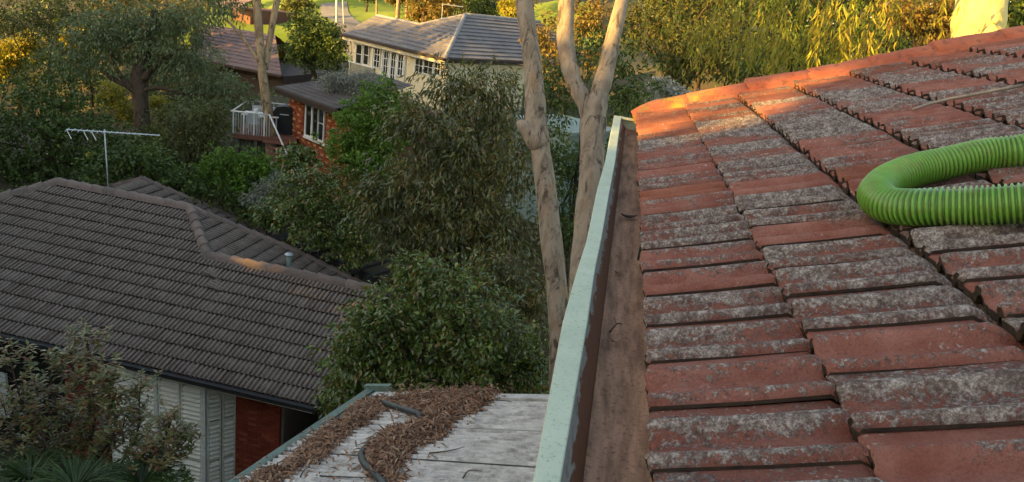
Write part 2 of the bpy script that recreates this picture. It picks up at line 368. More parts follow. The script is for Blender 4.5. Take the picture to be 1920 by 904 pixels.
def limbs(mb, start, lobes, r0, seed, every=1, sides=6):
    rg = np.random.default_rng(seed)
    for lb in lobes[::every]:
        e = np.array(lb[:3]); s0 = np.array(start); mid = s0 * .45 + e * .55 + rg.normal(size=3) * .12 * np.linalg.norm(e - s0); mid[2] -= .05 * np.linalg.norm(e - s0)
        p = spline([s0, mid, e], 7); mb.tube(p, np.linspace(r0, r0 * .25, 7), sides, .1, int(rg.integers(999)))
        for k in range(3):
            q = p[3 + k] ; e2 = e + unit(1, rg)[0] * np.array(lb[3:6]) * .75
            mb.tube(spline([q, (q + e2) / 2 + rg.normal(size=3) * .05 * np.linalg.norm(e2 - q), e2], 5), np.linspace(r0 * .35, r0 * .08, 5), 4, 0)
def rand_lobes(c, R, k, seed, size=(.32, .5), flat=.8):
    """k smaller lobes filling an ellipsoid R about c"""
    rg = np.random.default_rng(seed); out = []
    for i in range(k):
        d = unit(1, rg)[0] * rg.uniform(.35, .85); z = rg.uniform(*size); out.append((*(np.array(c) + d * np.array(R)), R[0] * z, R[1] * z, R[2] * z * flat))
    return out

def tree(name, label, cat, base, top, r, lobes, n, L, W, seed, leaf, barkm='dark_bark', droop=.3, group=None, per=14, spread=.9, fill=.55, keep=None, bend=.06, every=1, curl=.08):
    t = empty(name, label, cat, group); rg = np.random.default_rng(seed)
    base = np.array(base, float); top = np.array(top, float); h = np.linalg.norm(top - base); mb = MB()
    pts = spline([base - [0, 0, .4], base * .66 + top * .34 + rg.normal(size=3) * bend * h * [1, 1, .2], base * .3 + top * .7 + rg.normal(size=3) * bend * h * [1, 1, .2], top], 14)
    mb.tube(pts, np.linspace(r * 1.15, r * .4, 14), 12, .10, seed); limbs(mb, pts[10], lobes, r * .42, seed + 1, every)
    mb.build('trunk', barkm, t, True); crown(lobes, n, L, W, seed + 2, leaf, t, droop, per, spread, fill, curl, keep=keep)
    return t

# ================================================================== terrain
ANCH = np.array([
    (2, 2, 2.2), (4, -6, 2.6), (-2, 3, 2.0), (-1.5, 9, .9), (1, 11, 1.4), (-2.5, 13, -.6), (-8, 12, -4.9), (-6.5, 13, -4.8), (-5.5, 10.5, -4.4), (-10, 12.5, -5.0), (-12, 14, -5.0), (-12, 11, -5.2), (-4, 11, -1.8), (-18, 13, -5), (-9, 20, -4.3), (-14, 24, -3.6),
    (-5, 16, -2.4), (-4, 20, -1.8), (-6, 24, -1.2), (-10, 27, -1.0), (-15, 29, -1.2), (-20, 31, -1.8), (-11, 33, 1.6), (-8, 38, 2.2), (-16, 40, 1.2), (-25, 45, -.8), (-20, 50, 1.4), (-30, 40, -3.2), (-40, 45, -4),
    (-15, 52, 3.2), (-24, 62, 3.9), (-32, 60, 2.9), (-18, 70, 5.2), (-30, 85, 6.5), (-5, 60, 4.5), (-45, 75, 1.5), (-60, 60, -2), (-60, 110, 7),
    (6, 15, 2.4), (12, 16, 3.5), (5, 25, 3.0), (12, 30, 4.5), (20, 25, 5), (0, 35, 2.5), (8, 50, 6), (25, 50, 8), (0, 90, 9), (40, 90, 13), (-30, 120, 10), (40, 20, 6), (30, -20, 5),
    (-27, -6, 8), (-20, -20, 8.5), (-12, -27, 8.5), (-35, -.5, 8.4), (-32, -5, 8.5), (-38, 4, 8), (-40, 7, 7), (-47, 15, 1), (-28, -11, 9), (-10, -32, 8), (-18, -8, 2.5), (-24, 2, -.5), (-14, -4, 2), (-60, -30, 3), (10, -50, 5), (-45, 30, -4), (-80, 20, -2), (0, 160, 14), (90, 120, 18), (-120, 120, 6), (-120, -60, 4), (90, -60, 8)], float)  # high ground on the sun side is added to block low sunlight
def ground_z(x, y):
    x = np.asarray(x, float); y = np.asarray(y, float)
    d = np.sqrt((x[..., None] - ANCH[:, 0]) ** 2 + (y[..., None] - ANCH[:, 1]) ** 2) + .8
    w = d ** -3.2; return (w * ANCH[:, 2]).sum(-1) / w.sum(-1)
def gz(x, y): return float(ground_z(np.array(x), np.array(y)))
gx = np.concatenate([np.linspace(-160, -50, 23)[:-1], np.linspace(-50, 30, 107), np.linspace(30, 130, 21)[1:]])
gy = np.concatenate([np.linspace(-90, -30, 13)[:-1], np.linspace(-30, 90, 121), np.linspace(90, 260, 30)[1:]])
XX, YY = np.meshgrid(gx, gy); ZZ = ground_z(XX, YY) + .05 * np.sin(XX * 1.7) * np.cos(YY * 1.3)
V = np.stack([XX, YY, ZZ], -1).reshape(-1, 3); nx = len(gx)
Fc = [(j * nx + i, j * nx + i + 1, (j + 1) * nx + i + 1, (j + 1) * nx + i) for j in range(len(gy) - 1) for i in range(nx - 1)]
tag(obj('terrain', V, Fc, 'soil', None, True), 'sloping leaf covered ground of the valley below the houses', None, None, 'structure')
def drape(name, outline_fn, xs, ys, mat, lift, label):
    X, Y = np.meshgrid(xs, ys); Z = ground_z(X, Y) + .05 * np.sin(X * 1.7) * np.cos(Y * 1.3) + lift
    ok = outline_fn(X, Y); idx = -np.ones(X.shape, int); v = []; f = []
    for j in range(len(ys) - 1):
        for i in range(len(xs) - 1):
            if ok[j, i] and ok[j + 1, i] and ok[j, i + 1] and ok[j + 1, i + 1]:
                q = []
                for (a, b) in ((j, i), (j, i + 1), (j + 1, i + 1), (j + 1, i)):
                    if idx[a, b] < 0: idx[a, b] = len(v); v.append((X[a, b], Y[a, b], Z[a, b]))
                    q.append(int(idx[a, b]))
                f.append(tuple(q))
    return tag(obj(name, v, f, mat, None, True), label, None, None, 'structure')
drape('lawn', lambda X, Y: (((X + 26) / 24) ** 2 + ((Y - 74) / 22) ** 2) < 1, np.linspace(-52, 0, 90), np.linspace(50, 98, 80), 'lawn', .10, 'sunlit mown grass on the hillside behind the houses')
# path: polyline on the hill
PATH = spline([(-14, 47), (-17, 52), (-21, 58), (-25.5, 66), (-30, 76)], 40)
v = []; f = []
for i, p in enumerate(PATH):
    tdir = nz(PATH[min(i + 1, 39)] - PATH[max(i - 1, 0)]); sd = np.array([-tdir[1], tdir[0]])
    for s_ in (-1.3, -.4, .4, 1.3):
        q = p + sd * s_; v.append((q[0], q[1], gz(*q) + .05 * math.sin(q[0] * 1.7) * math.cos(q[1] * 1.3) + .16))
    if i:
        for k in range(3): f.append((4 * i - 4 + k, 4 * i - 3 + k, 4 * i + 1 + k, 4 * i + k))
tag(obj('path', v, f, 'asphalt', None, True), 'narrow grey path climbing the grassy hillside', None, None, 'structure')

# ================================================================== the house with the red roof
RO = np.array([0.1513, 1.2561, 7.1466]); RU = np.array([.9397, 0, .342]); RW = np.array([0, 1.0, 0]); RN = np.array([-.342, 0, .9397])
GA, TW = .424, .23
def roof(u, w, n=0.0): return RO + RU * u + RW * w + RN * n
house = empty('house', 'house with weathered red tiled roof and pale green gutter', 'house')
h_roof = kind(MB().prism([roof(.06, -2.6, -.075), roof(.06, 5.22, -.075), roof(4.35, 5.22, -.075), roof(4.35, -2.6, -.075)], -RN * .03).build('roof', 'butt_dark', house), 'structure')
def tile_mesh(name, W, L, seed, lip=(.18, .031), barrel=(.42, .74, .038), thick=.026, drop=.018, nprof=26, fine=True, two=True, mats=('red_tile', 'butt_dark')):
    rg = np.random.default_rng(seed)
    if fine: ts = np.array([0, .02, .045, .08, .115, .14, .16, .19, .27, .34, .40, .43, .46, .49, .53, .57, .61, .65, .69, .73, .76, .81, .92, 1.03])
    else: ts = np.array([0, .06, .18, .30, .37, .44, .50, .59, .69, .79, .88, 1.02])
    def h(t):
        if t <= lip[0]: return .002 + lip[1] * max(0, math.sin(math.pi * min(max((t + .012) / (lip[0] + .015), 0), 1))) ** .75
        if barrel[0] <= t <= barrel[1]: return barrel[2] * math.sin(math.pi * (t - barrel[0]) / (barrel[1] - barrel[0])) ** 1.25
        return .001
    hs = np.array([h(t) for t in ts]); n = len(ts); xs = [0, .007, .03, L * .45, L * .80, L * .855, L * .90, L] if fine else [0, L]; dips = [-.005, -.007, -.005, drop * .4, drop * .8, drop + .016, drop + .042, drop + .052] if fine else [0, drop]
    jx = rg.normal(0, .0028, n) if fine else np.zeros(n); jz = rg.normal(0, .0008, (len(xs), n)) if fine else np.zeros((2, n))
    v = []
    for a, x in enumerate(xs):
        for i in range(n):
            z = hs[i] - dips[a] + jz[a, i]
            if fine and a == 0: z -= .005
            v.append((x + (jx[i] if a < 2 else 0), ts[i] * W, z))
    f = []; mi = []
    for a in range(len(xs) - 1):
        for i in range(n - 1): f.append((a * n + i, (a + 1) * n + i, (a + 1) * n + i + 1, a * n + i + 1)); mi.append(0)
    k = len(v)
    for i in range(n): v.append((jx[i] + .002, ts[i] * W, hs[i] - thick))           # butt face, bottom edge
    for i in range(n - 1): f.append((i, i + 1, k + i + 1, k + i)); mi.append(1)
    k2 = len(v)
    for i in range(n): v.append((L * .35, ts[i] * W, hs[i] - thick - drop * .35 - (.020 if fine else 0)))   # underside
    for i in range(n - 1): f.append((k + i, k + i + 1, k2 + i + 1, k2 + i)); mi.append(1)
    k3 = len(v)                                                                       # side of the lip
    for a, x in enumerate(xs): v.append((x, 0, hs[0] - dips[a] - .009))
    for a in range(len(xs) - 1): f.append((a * n, k3 + a, k3 + a + 1, (a + 1) * n)); mi.append(1)
    me = bpy.data.meshes.new(name); me.from_pydata(v, [], f)
    for m in mats: me.materials.append(MATS[m])
    at = me.attributes.new('h', 'FLOAT', 'POINT'); hv = np.zeros(len(v), np.float32); hv[:len(xs) * n] = np.tile(hs, len(xs)); at.data.foreach_set('value', hv)
    me.polygons.foreach_set('material_index', mi); me.polygons.foreach_set('use_smooth', [m == 0 for m in mi]); me.update(); return me
tv = [tile_mesh('tile', TW, .475, s_) for s_ in range(4)] + [tile_mesh('tile', TW, .475, 10 + s_, mats=('red_tile_clean', 'butt_dark')) for s_ in range(2)]
def frame(o, x, y, z):
    m = Matrix.Identity(4)
    for i in range(3): m[i][0], m[i][1], m[i][2], m[i][3] = x[i], y[i], z[i], o[i]
    return m
cnt = 0
for k in range(10):
    u0 = .036 if k == 0 else k * GA
    for j in range(-7, 23):
        w0 = j * TW + (0.062 if k % 2 else 0.0) + random.uniform(-.003, .003)
        if w0 > 4.99 or (k > 6 and w0 < -.9): continue
        a = random.gauss(0, .006); x = nz(RU + RW * a); y = nz(RW - RU * a); z = nz(np.cross(x, y) + RU * random.gauss(0, .007) + RW * random.gauss(0, .012)); x = nz(np.cross(y, z)); y = np.cross(z, x)
        me = tv[random.randrange(4)] if not (w0 > 3.55 + .75 * u0 or (w0 > 4.4 and u0 < 2.2) or random.random() < .06) else tv[4 + random.randrange(2)]; inst('tile', me, h_roof, frame(roof(u0 + random.gauss(0, .003), w0, random.gauss(0, .0012)), x, y, z)); cnt += 1
# verge caps bedded in mortar
cap_p = [(-.135, -.04), (-.13, .02), (-.112, .055), (-.07, .082), (-.015, .092), (.04, .088), (.09, .068), (.13, .03), (.14, -.06)]
for k in range(10):
    u0 = -.005 + k * .47 if k else .0; ln = .50; mb = MB(); v = []; rg = np.random.default_rng(k)
    ex = .005 + (.020 if k in (2, 5) else 0); nu = 7
    for a in range(nu):
        t = a / (nu - 1); u = u0 + ln * t; sc = 1.0
        if k == 0: sc = (.50, .78, .92, 1, 1, 1, 1)[a]
        for (w, n) in cap_p:
            nn = (n * sc if n > 0 else n) + ex * (1 - t) * (1 if n > 0 else 0) + rg.normal(0, .0025); v.append(roof(u + (0.01 * math.sin(w * 30) if a == 0 else 0), 5.15 + w * (1 + .04 * (1 - t)) + rg.normal(0, .002), nn))
    m = len(cap_p); f = [(a * m + i, (a + 1) * m + i, (a + 1) * m + i + 1, a * m + i + 1) for a in range(nu - 1) for i in range(m - 1)] + [tuple(range(m))[::-1] if False else tuple(range(m)), tuple(range((nu - 1) * m, nu * m))[::-1]]
    f = [q[::-1] for q in f]
    obj('verge_cap', v, f, 'cap_mortar', h_roof, True)
v = []; rg = np.random.default_rng(5); nU = 80
for a in range(nU):
    u = .03 + 4.3 * a / (nU - 1)
    for w, n in ((-.165 + rg.normal(0, .008), -.02), (-.15, .02 + rg.normal(0, .004)), (-.125, .042 + rg.normal(0, .005)), (-.10, .05)): v.append(roof(u, 5.15 + w, n))
obj('mortar_bed', v, [(a * 4 + i, a * 4 + i + 1, a * 4 + 5 + i, a * 4 + 4 + i) for a in range(nU - 1) for i in range(3)], 'cap_mortar', h_roof, True)
# walls, fascia, soffit, far roof slope
wx0, wx1, wy0, wy1 = .75, 8.0, -2.4, 6.2
MB().box(((wx0 + wx1) / 2, (wy0 + wy1) / 2, 4.45), ((wx1 - wx0) / 2, 0, 0), (0, (wy1 - wy0) / 2, 0), (0, 0, 2.5)).build('wall', 'red_mortar', house)
MB().box((.235, 1.9, 7.02), (.012, 0, 0), (0, 4.48, 0), (0, 0, .09)).build('fascia', 'green_trim', house)
MB().box((.50, 1.9, 6.945), (.25, 0, 0), (0, 4.4, 0), (0, 0, .006)).build('soffit', 'cream_paint', house)
rp = roof(4.35, 0, -.06); far = [np.array([rp[0], -2.6 + 1.256, rp[2]]), np.array([rp[0], 6.47, rp[2]]), np.array([rp[0] + 4.1, 6.47, rp[2] - 1.49]), np.array([rp[0] + 4.1, -1.34, rp[2] - 1.49])]
MB().prism(far, (0, 0, -.05)).build('roof_back_slope', 'cap_mortar', house)
MB().prism([(.4, 6.43, 7.0), (rp[0], 6.43, rp[2] - .12), (rp[0] + 4.0, 6.43, 7.0)], (0, -.06, 0)).build('gable_wall', 'red_mortar', house)
mb = MB(); p = spline([(rp[0], y, rp[2] + .06) for y in np.linspace(-1.3, 6.4, 6)], 12); mb.tube(p, .11, 10).build('ridge_cap', 'cap_mortar', house, True)

# gutter: swept section, sagging a little
gut = empty('gutter', None, None); gut.parent = house; gut['label'] = 'pale green painted gutter with rusty inside and peeling inner lip'
for k_ in list(gut.keys()):
    if k_ in ('category',): del gut[k_]
ys = np.concatenate([np.linspace(-1.2, 1.2, 6)[:-1], np.linspace(1.2, 6.42, 40)]); rg = np.random.default_rng(3)
xo = np.interp(ys, [-1.2, 1.22, 2.0, 2.4, 2.82, 3.6, 4.47, 5.4, 6.4], [-.030, -.034, -.046, -.038, -.024, -.023, -.008, -.006, -.002])
xi = np.interp(ys, [-1.2, 1.24, 2.04, 2.5, 2.86, 3.6, 4.5, 5.4, 6.4], [.014, .016, .024, .023, .031, .038, .050, .053, .058])
xf = np.interp(ys, [-1.2, 1.39, 2.27, 5.03, 6.47], [.074, .076, .084, .112, .119])
dz = .004 * np.sin(ys * 2.1) + .003 * np.sin(ys * 5.3 + 1)
def strip(name, cols, mat, sub=None):
    n = len(cols[0]); v = []
    for a in range(n):
        for c in cols: v.append(c[a])
    m = len(cols); f = [(a * m + i, a * m + i + 1, (a + 1) * m + i + 1, (a + 1) * m + i) for a in range(n - 1) for i in range(m - 1)]
    return obj(name, v, f, mat, sub or gut, False)
pt = lambda x, z: [np.array([x[i] if hasattr(x, '__len__') else x, ys[i], (z[i] if hasattr(z, '__len__') else z)]) for i in range(len(ys))]
strip('outer_lip', [pt(xo + .004, 7.00 + dz), pt(xo - .002, 7.06 + dz), pt(xo - .002, 7.116 + dz), pt(xo + .002, 7.121 + dz), pt(xi - .003, 7.121 + dz), pt(xi, 7.118 + dz), pt(xi, 7.108 + dz)], 'gutter_green')
strip('inner_lip', [pt(xi - .002, 7.110 + dz), pt(xi + .004, 7.095 + dz), pt(xi + .012, 7.082 + dz), pt(xi * .55 + xf * .45, 7.064 + dz), pt(xf - .014, 7.040), pt(xf - .010, 7.031)], 'gutter_peel')
strip('trough', [pt(xf - .011, 7.034), pt(xf, 7.030 + dz * .5), pt(xf + .03, 7.026), pt(xf + .07, 7.027 + dz * .5), pt(.225, 7.030), pt(.228, 7.085)], 'gutter_rust')
MB().prism([(-.006, 6.42, 7.0), (-.006, 6.42, 7.124), (.05, 6.42, 7.128), (.22, 6.42, 7.118), (.225, 6.42, 7.0)], (0, .012, 0)).build('end_cap', 'gutter_green', gut)
MB().box((.13, 6.40, 7.118), (.088, 0, 0), (0, .022, 0), (0, 0, .008)).build('end_lip', 'gutter_green', gut)
MB().box((.186, 2.83, 7.10), (.004, 0, 0), (0, .016, 0), (0, 0, .028)).build('bracket', 'dark_metal', gut)
# scraps lying in the gutter
def leafcurl(name, c, L, W, ang, mat, label, cat, group=None, curl=.25, seed=0):
    rg = np.random.default_rng(seed); n = 7; v = []; c = np.array(c); a = np.array([math.cos(ang), math.sin(ang), 0]); b = np.array([-a[1], a[0], 0])
    for i in range(n):
        t = i / (n - 1); w = W * math.sin(math.pi * (.06 + .9 * t)) ** .8 * .5
        p = c + a * L * (t - .5) + np.array([0, 0, curl * L * (2 * t - 1) ** 2 * .6])
        v += [p - b * w + np.array([0, 0, w * .6]), p + rg.normal(0, .0008, 3), p + b * w + np.array([0, 0, w * .6])]
    f = [(i * 3 + k, i * 3 + k + 1, i * 3 + 4 + k, i * 3 + 3 + k) for i in range(n - 1) for k in range(2)]
    o = obj(name, v, f, mat, None, True); m = o.modifiers.new('s', 'SOLIDIFY'); m.thickness = .0015; return tag(o, label, cat, group)
leafcurl('dead_leaf', (.150, 3.55, 7.036), .085, .03, .2, 'butt_dark', 'dark curled dead leaf lying across the gutter trough', 'leaf', None, .35, 1)
leafcurl('dead_leaf', (.11, 2.73, 7.036), .04, .018, 1.0, 'leaf_dry', 'small reddish dead leaf in the gutter beside the peeling lip', 'leaf', None, .5, 2)
leafcurl('dead_leaf', (.115, 2.10, 7.037), .045, .016, .6, 'leaf_dry', 'bent reddish scrap of leaf in the gutter below the loose twig', 'leaf', None, .7, 3)
mb = MB(); mb.tube(spline([(.098, 2.16, 7.038), (.115, 2.18, 7.062), (.135, 2.215, 7.05)], 8), np.linspace(.0035, .0015, 8), 5); mb.tube([(.115, 2.18, 7.06), (.105, 2.2, 7.075)], .0015, 4)
tag(mb.build('twig', 'timber_dark', None, True), 'forked dry twig lying in the gutter', 'twig')
mb = MB(); p0 = at_p(1712, 205, roof(0, 0, .045), RN); p1 = at_p(1770, 188, roof(0, 0, .045), RN); p2 = at_p(1918, 160, roof(0, 0, .05), RN)
mb.tube(spline([p0, p1, p2], 14), np.linspace(.006, .010, 14), 6, .1); tag(mb.build('stick', 'gum_bark', None, True), 'thin pale stick lying across the red roof tiles', 'stick')

# ================================================================== green suction hose
HR = .058
hp = [(2300, 210), (2120, 243), (1985, 268), (1920, 281), (1860, 289), (1800, 300), (1740, 313), (1690, 328), (1655, 346), (1643, 364), (1658, 381), (1700, 388), (1760, 389), (1840, 385), (1920, 381), (2000, 378), (2150, 372), (2350, 360)]
hc = np.array([at_p(x, y, roof(0, 0, HR + .028), RN) for x, y in hp])
path = spline(hc, 900); seg = np.r_[0, np.cumsum(np.linalg.norm(np.diff(path, axis=0), axis=1))]
tot = seg[-1]; pitch = .0150; ns = int(tot / pitch * 6); sgrid = np.linspace(0, tot, ns)
path = np.stack([np.interp(sgrid, seg, path[:, i]) for i in range(3)], 1)
ph = (sgrid / pitch) % 1.0; prof = np.where(ph < .62, np.sqrt(np.maximum(0, 1 - ((ph - .31) / .33) ** 2)), 0)
wobr = 1 + .018 * np.sin(sgrid * 7.3) + .012 * np.sin(sgrid * 19 + 1)
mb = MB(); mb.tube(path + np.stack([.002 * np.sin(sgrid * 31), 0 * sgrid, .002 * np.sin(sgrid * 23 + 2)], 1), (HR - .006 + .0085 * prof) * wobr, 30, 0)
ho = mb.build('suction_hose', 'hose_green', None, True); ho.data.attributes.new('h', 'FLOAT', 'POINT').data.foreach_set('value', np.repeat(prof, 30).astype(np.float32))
tag(ho, 'bright green ribbed suction hose doubled back across the red roof', 'hose')
# small grit left under the hose
leafcurl('dead_leaf', at_p(1672, 416, roof(0, 0, .03), RN), .05, .022, 1.9, 'leaf_silver', 'pale dry leaf caught under the bend of the green hose', 'leaf', None, .5, 5)

# ================================================================== carport with the corrugated sheet roof
CO = np.array([-1.489, 4.844, 5.0]); CG = np.array([.295, .9555, 0]); CH = nz([.9555, -.295, .355]); CN = nz(np.cross(CH, CG))
def cp(h, g, n=0.0): return CO + CH * h + CG * g + CN * n
carport = empty('carport', 'low carport roofed with dirty white corrugated sheets under dry leaves', 'carport')
sheet_w = .46; nseg = 84
for k in range(9):
    g1 = -.055 - k * sheet_w * .94 ; g0 = g1 - sheet_w; cols = []; nw = nseg
    v = []; hs = [.035, .5, 1.0, 1.5, 2.3] if k else [.16, .5, 1.0, 1.5, 2.3]
    for h in hs:
        for i in range(nw + 1):
            g = g0 + sheet_w * i / nw; v.append(cp(h, g, .010 * math.sin(2 * math.pi * (g / .046)) - .006 + .012 * (1 - i / nw) + .003 * k * 0))
    m = nw + 1; f = [(a * m + i, (a + 1) * m + i, (a + 1) * m + i + 1, a * m + i + 1) for a in range(len(hs) - 1) for i in range(nw)]
    o = obj('roof_sheet', v, f, 'poly_sheet', carport, True)
mb = MB(); mb.box(cp(1.1, -.06, -.005), CH * 1.0, CG * .035, CN * .018); mb.build('back_flashing', 'poly_sheet', carport)
mb = MB()
a, b = cp(.015, -4.2, -.04), cp(.015, .06, -.04)
for c0, hw, hh in ((0, .040, .05),):
    mid = (a + b) / 2; mb.box(mid + np.array([0, 0, -.01]), nz([CH[0], CH[1], 0]) * hw, CG * 2.13, np.array([0, 0, hh]))
mb.build('gutter', 'green_trim', carport)
mid = (a + b) / 2
MB().box(mid + np.array([.0, 0, .045]) - nz([CH[0], CH[1], 0]) * .018, nz([CH[0], CH[1], 0]) * .028, CG * 2.14, np.array([0, 0, .007])).build('gutter_lip', 'green_trim', carport)
MB().box(cp(.07, .045, .0), CH * .12, CG * .02, CN * .04).build('gutter_return', 'green_trim', carport)
for h, g in ((.02, -.1), (.02, -3.9), (2.1, -.1)):
    q = cp(h, g, -.05); zb = gz(q[0], q[1]) - .2; MB().box((q[0], q[1], (q[2] + zb) / 2), (.045, 0, 0), (0, .045, 0), (0, 0, (q[2] - zb) / 2)).build('post', 'green_trim', carport)
for g in (-.35, -1.5, -2.7, -3.9): MB().box(cp(1.1, g, -.055), CH * 1.15, CG * .025, CN * .04).build('rafter', 'timber_dark', carport)
# dry leaves heaped on it
def cpx(x, y, n=0.0):
    q = at_p(x, y, cp(0, 0, n), CN) - CO; return float(q @ CH), float(q @ CG)
def inpoly(x, y, poly):
    ok = np.zeros(len(x), bool); n = len(poly)
    for i in range(n):
        (x1, y1), (x2, y2) = poly[i], poly[(i + 1) % n]
        c = ((y1 > y) != (y2 > y)) & (x < (x2 - x1) * (y - y1) / (y2 - y1 + 1e-12) + x1); ok ^= c
    return ok
L1 = [cpx(*q) for q in [(455, 915), (560, 850), (690, 748), (735, 752), (722, 772), (660, 815), (600, 860), (560, 885), (520, 915)]]
L2 = [cpx(*q) for q in [(725, 752), (760, 742), (850, 738), (940, 733), (935, 745), (890, 772), (850, 800), (810, 832), (770, 860), (738, 880), (760, 898), (740, 920), (712, 905), (690, 870), (684, 845), (720, 815), (780, 792), (786, 780), (745, 764)]]
P = []
for poly, n, hmax in ((L1, 5200, .030), (L2, 8200, .055)):
    pa = np.array(poly); lo, hi = pa.min(0) - .06, pa.max(0) + .06; x = rng.uniform(lo[0], hi[0], n * 3); y = rng.uniform(lo[1], hi[1], n * 3)
    wob = .03 * np.sin(x * 23 + y * 11) + .02 * np.sin(y * 37 - x * 19)
    ok = inpoly(x + wob, y + wob * .7, poly); stray = rng.uniform(size=len(x)) < .03
    ok |= stray; x, y = x[ok][:n], y[ok][:n]
    edge = np.ones(len(x))
    for i in range(len(poly)):
        p, q = np.array(poly[i]), np.array(poly[(i + 1) % len(poly)]); dd = q - p; t = np.clip(((x - p[0]) * dd[0] + (y - p[1]) * dd[1]) / (dd @ dd), 0, 1)
        edge = np.minimum(edge, np.hypot(x - p[0] - t * dd[0], y - p[1] - t * dd[1]) / .14)
    P.append(np.stack([x, y, .008 + hmax * np.minimum(edge, 1) * rng.uniform(.0, 1, len(x)) ** .5 * (1 + .35 * np.sin(x * 17) * np.sin(y * 14))], 1))
P = np.vstack(P); n = len(P); pos = CO + P[:, :1] * CH + P[:, 1:2] * CG + P[:, 2:] * CN
ax = unit(n, rng) * [1, 1, .35]; nn = unit(n, rng) * .5 + CN
me = leaf_mesh('leaf_litter', pos, ax, nn, rng.uniform(.008, 1, n) ** 1.6 * .085 + .012, rng.uniform(.004, .017, n), .5, .22); me.materials.append(MATS['leaf_dry'])
tag(inst('leaf_litter', me), 'heaps of dry brown leaves lying on the white carport sheets', 'leaves', None, 'stuff')
# black hose half buried in the leaves
mb = MB(); pp = [cpx(*q) for q in [(722, 762), (745, 772), (770, 780), (788, 786), (785, 792), (758, 800), (720, 818), (690, 838), (679, 858), (684, 876), (700, 893), (716, 910), (735, 940)]]
nn_ = [.03, .034, .036, .03, .012, .006, .006, .008, .022, .026, .026, .026, .026]
p3 = spline([cp(h, g, n) for (h, g), n in zip(pp, nn_)], 60); mb.tube(p3, .0205, 14)
o = mb.build('drain_hose', 'black_hose', None, True); tag(o, 'black rubber hose curling through the dry leaves on the carport', 'hose')
for i, pts in enumerate([[(690, 847), (672, 843), (664, 848)], [(600, 893), (660, 897), (715, 899)], [(805, 850), (840, 848), (872, 842)], [(900, 757), (925, 752), (960, 757)], [(868, 718), (880, 736), (890, 744)], [(800, 720), (815, 730), (828, 736)], [(563, 895), (570, 885), (578, 880)], [(868, 897), (880, 885), (905, 888)]]):
    mb = MB(); q = spline([cp(*cpx(*p, .012), .014 + .006 * k) for k, p in enumerate(pts)], 10); mb.tube(q, np.linspace(.0045, .002, 10), 5, .1)
    lab = ['hooked black twig touching the bend of the black hose', 'long thin twig on bare sheet beside the end of the hose', 'bent twig on the bare white sheet below the leaf heap', 'thin twig poking out of the narrow end of the leaf heap', 'short twig standing up at the back edge of the leaf heap', 'thin twig across the back flashing near the gutter corner', 'stubby twig at the edge of the leaves along the green gutter', 'forked dead twig alone on the bare white sheet'][i]
    tag(mb.build('twig', 'timber_dark', None, True), lab, 'twig', 'twigs on the carport roof')

# ================================================================== neighbour house with the brown roof
HA = np.array([-12.5, 13.76, -.87]); HD = np.array([.9986, -.052, 0]); HB = np.array([.052, .9986, 0]); TP = math.tan(R_(22))
def LH(a, b, z=0.0): return HA + HD * a + HB * b + np.array([0, 0, z])
bh = empty('house', 'brown tiled house with cream shuttered bay window and red brick wall', 'house')
b_roof = kind(MB().prism([LH(-8.6, 0, -.10), LH(7.2, 0, -.10), LH(7.2, 3.43, 1.30), LH(2.5, 3.43, 1.30), LH(.95, 5, 1.92), LH(-3.3, 5, 1.92), LH(-8.3, 0, -.1)], (0, 0, -.03)).build('roof', 'shade_backing', bh), 'structure')
BW, BG = .226, .372
bm_hi = [tile_mesh('tile', BW, .40, 50 + s_, (.38, .046), (.50, .90, .048), .022, .050, fine=False, mats=('brown_tile', 'butt_dark')) for s_ in range(1)]
def bary_in(a, b, poly): return bool(inpoly(np.array([a]), np.array([b]), poly)[0])
class Face:
    """a roof plane: origin, along-eave axis, up-slope axis; tiles are laid while their middle is inside the outline"""
    def __init__(s, o, ex, ey, poly): s.o, s.ex, s.ey = np.array(o), nz(ex), nz(ey); s.n = nz(np.cross(s.ex, s.ey)); s.poly = [tuple(p) for p in poly]
    def tiles(s, W, G, flip=False):
        pa = np.array(s.poly); out = []; k0 = 0
        for k in range(int(pa[:, 1].max() / G) + 1):
            for j in range(int(math.floor(pa[:, 0].min() / W)) - 1, int(math.ceil(pa[:, 0].max() / W)) + 1):
                a = j * W + (.3 * W if k % 2 else 0); b = k * G
                if bary_in(a + W * .5, b + G * .5, s.poly): out.append(s.o + s.ex * a + s.ey * b)
        return out
sl = math.sqrt(1 + TP * TP); up_f = HB + np.array([0, 0, TP])
# front slope in (along, up-slope) coordinates; the tile's own x axis runs up the slope
front = Face(LH(0, 0), HD, up_f, [(-9, 0), (7.2, 0), (7.2, 3.43 * sl), (2.5, 3.43 * sl), (.95, 5 * sl), (-3.3, 5 * sl), (-8.5, -.2)])
cand = []
for p in front.tiles(BW, BG):
    q = proj(p + HD * .1 + up_f * .1); vis = -40 < q[0] < 1960 and -40 < q[1] < 940
    cand.append((0 if vis else 1, q[2], p))
cand.sort(key=lambda c: (c[0], c[1])); rest = []
def tile_frame(p, face, jit=True):
    # local y runs along the eave, local x up the slope: needs right-handed x*y=n with x=up, y=-along
    x = face.ey; y = -face.ex; z = np.cross(x, y)
    if z[2] < 0: y = -y; z = -z
    else: p = p + face.ex * BW
    a = random.gauss(0, .010); b_ = random.gauss(0, .012); z2 = nz(z + x * a + y * b_); x2 = nz(np.cross(y, z2)); y2 = np.cross(z2, x2)
    return frame(p, x2, y2, z2)
for i, (nv, dpt, p) in enumerate(cand):
    if i < 300: inst('tile', bm_hi[0], b_roof, tile_frame(p, front))
    else: rest.append((p, front))
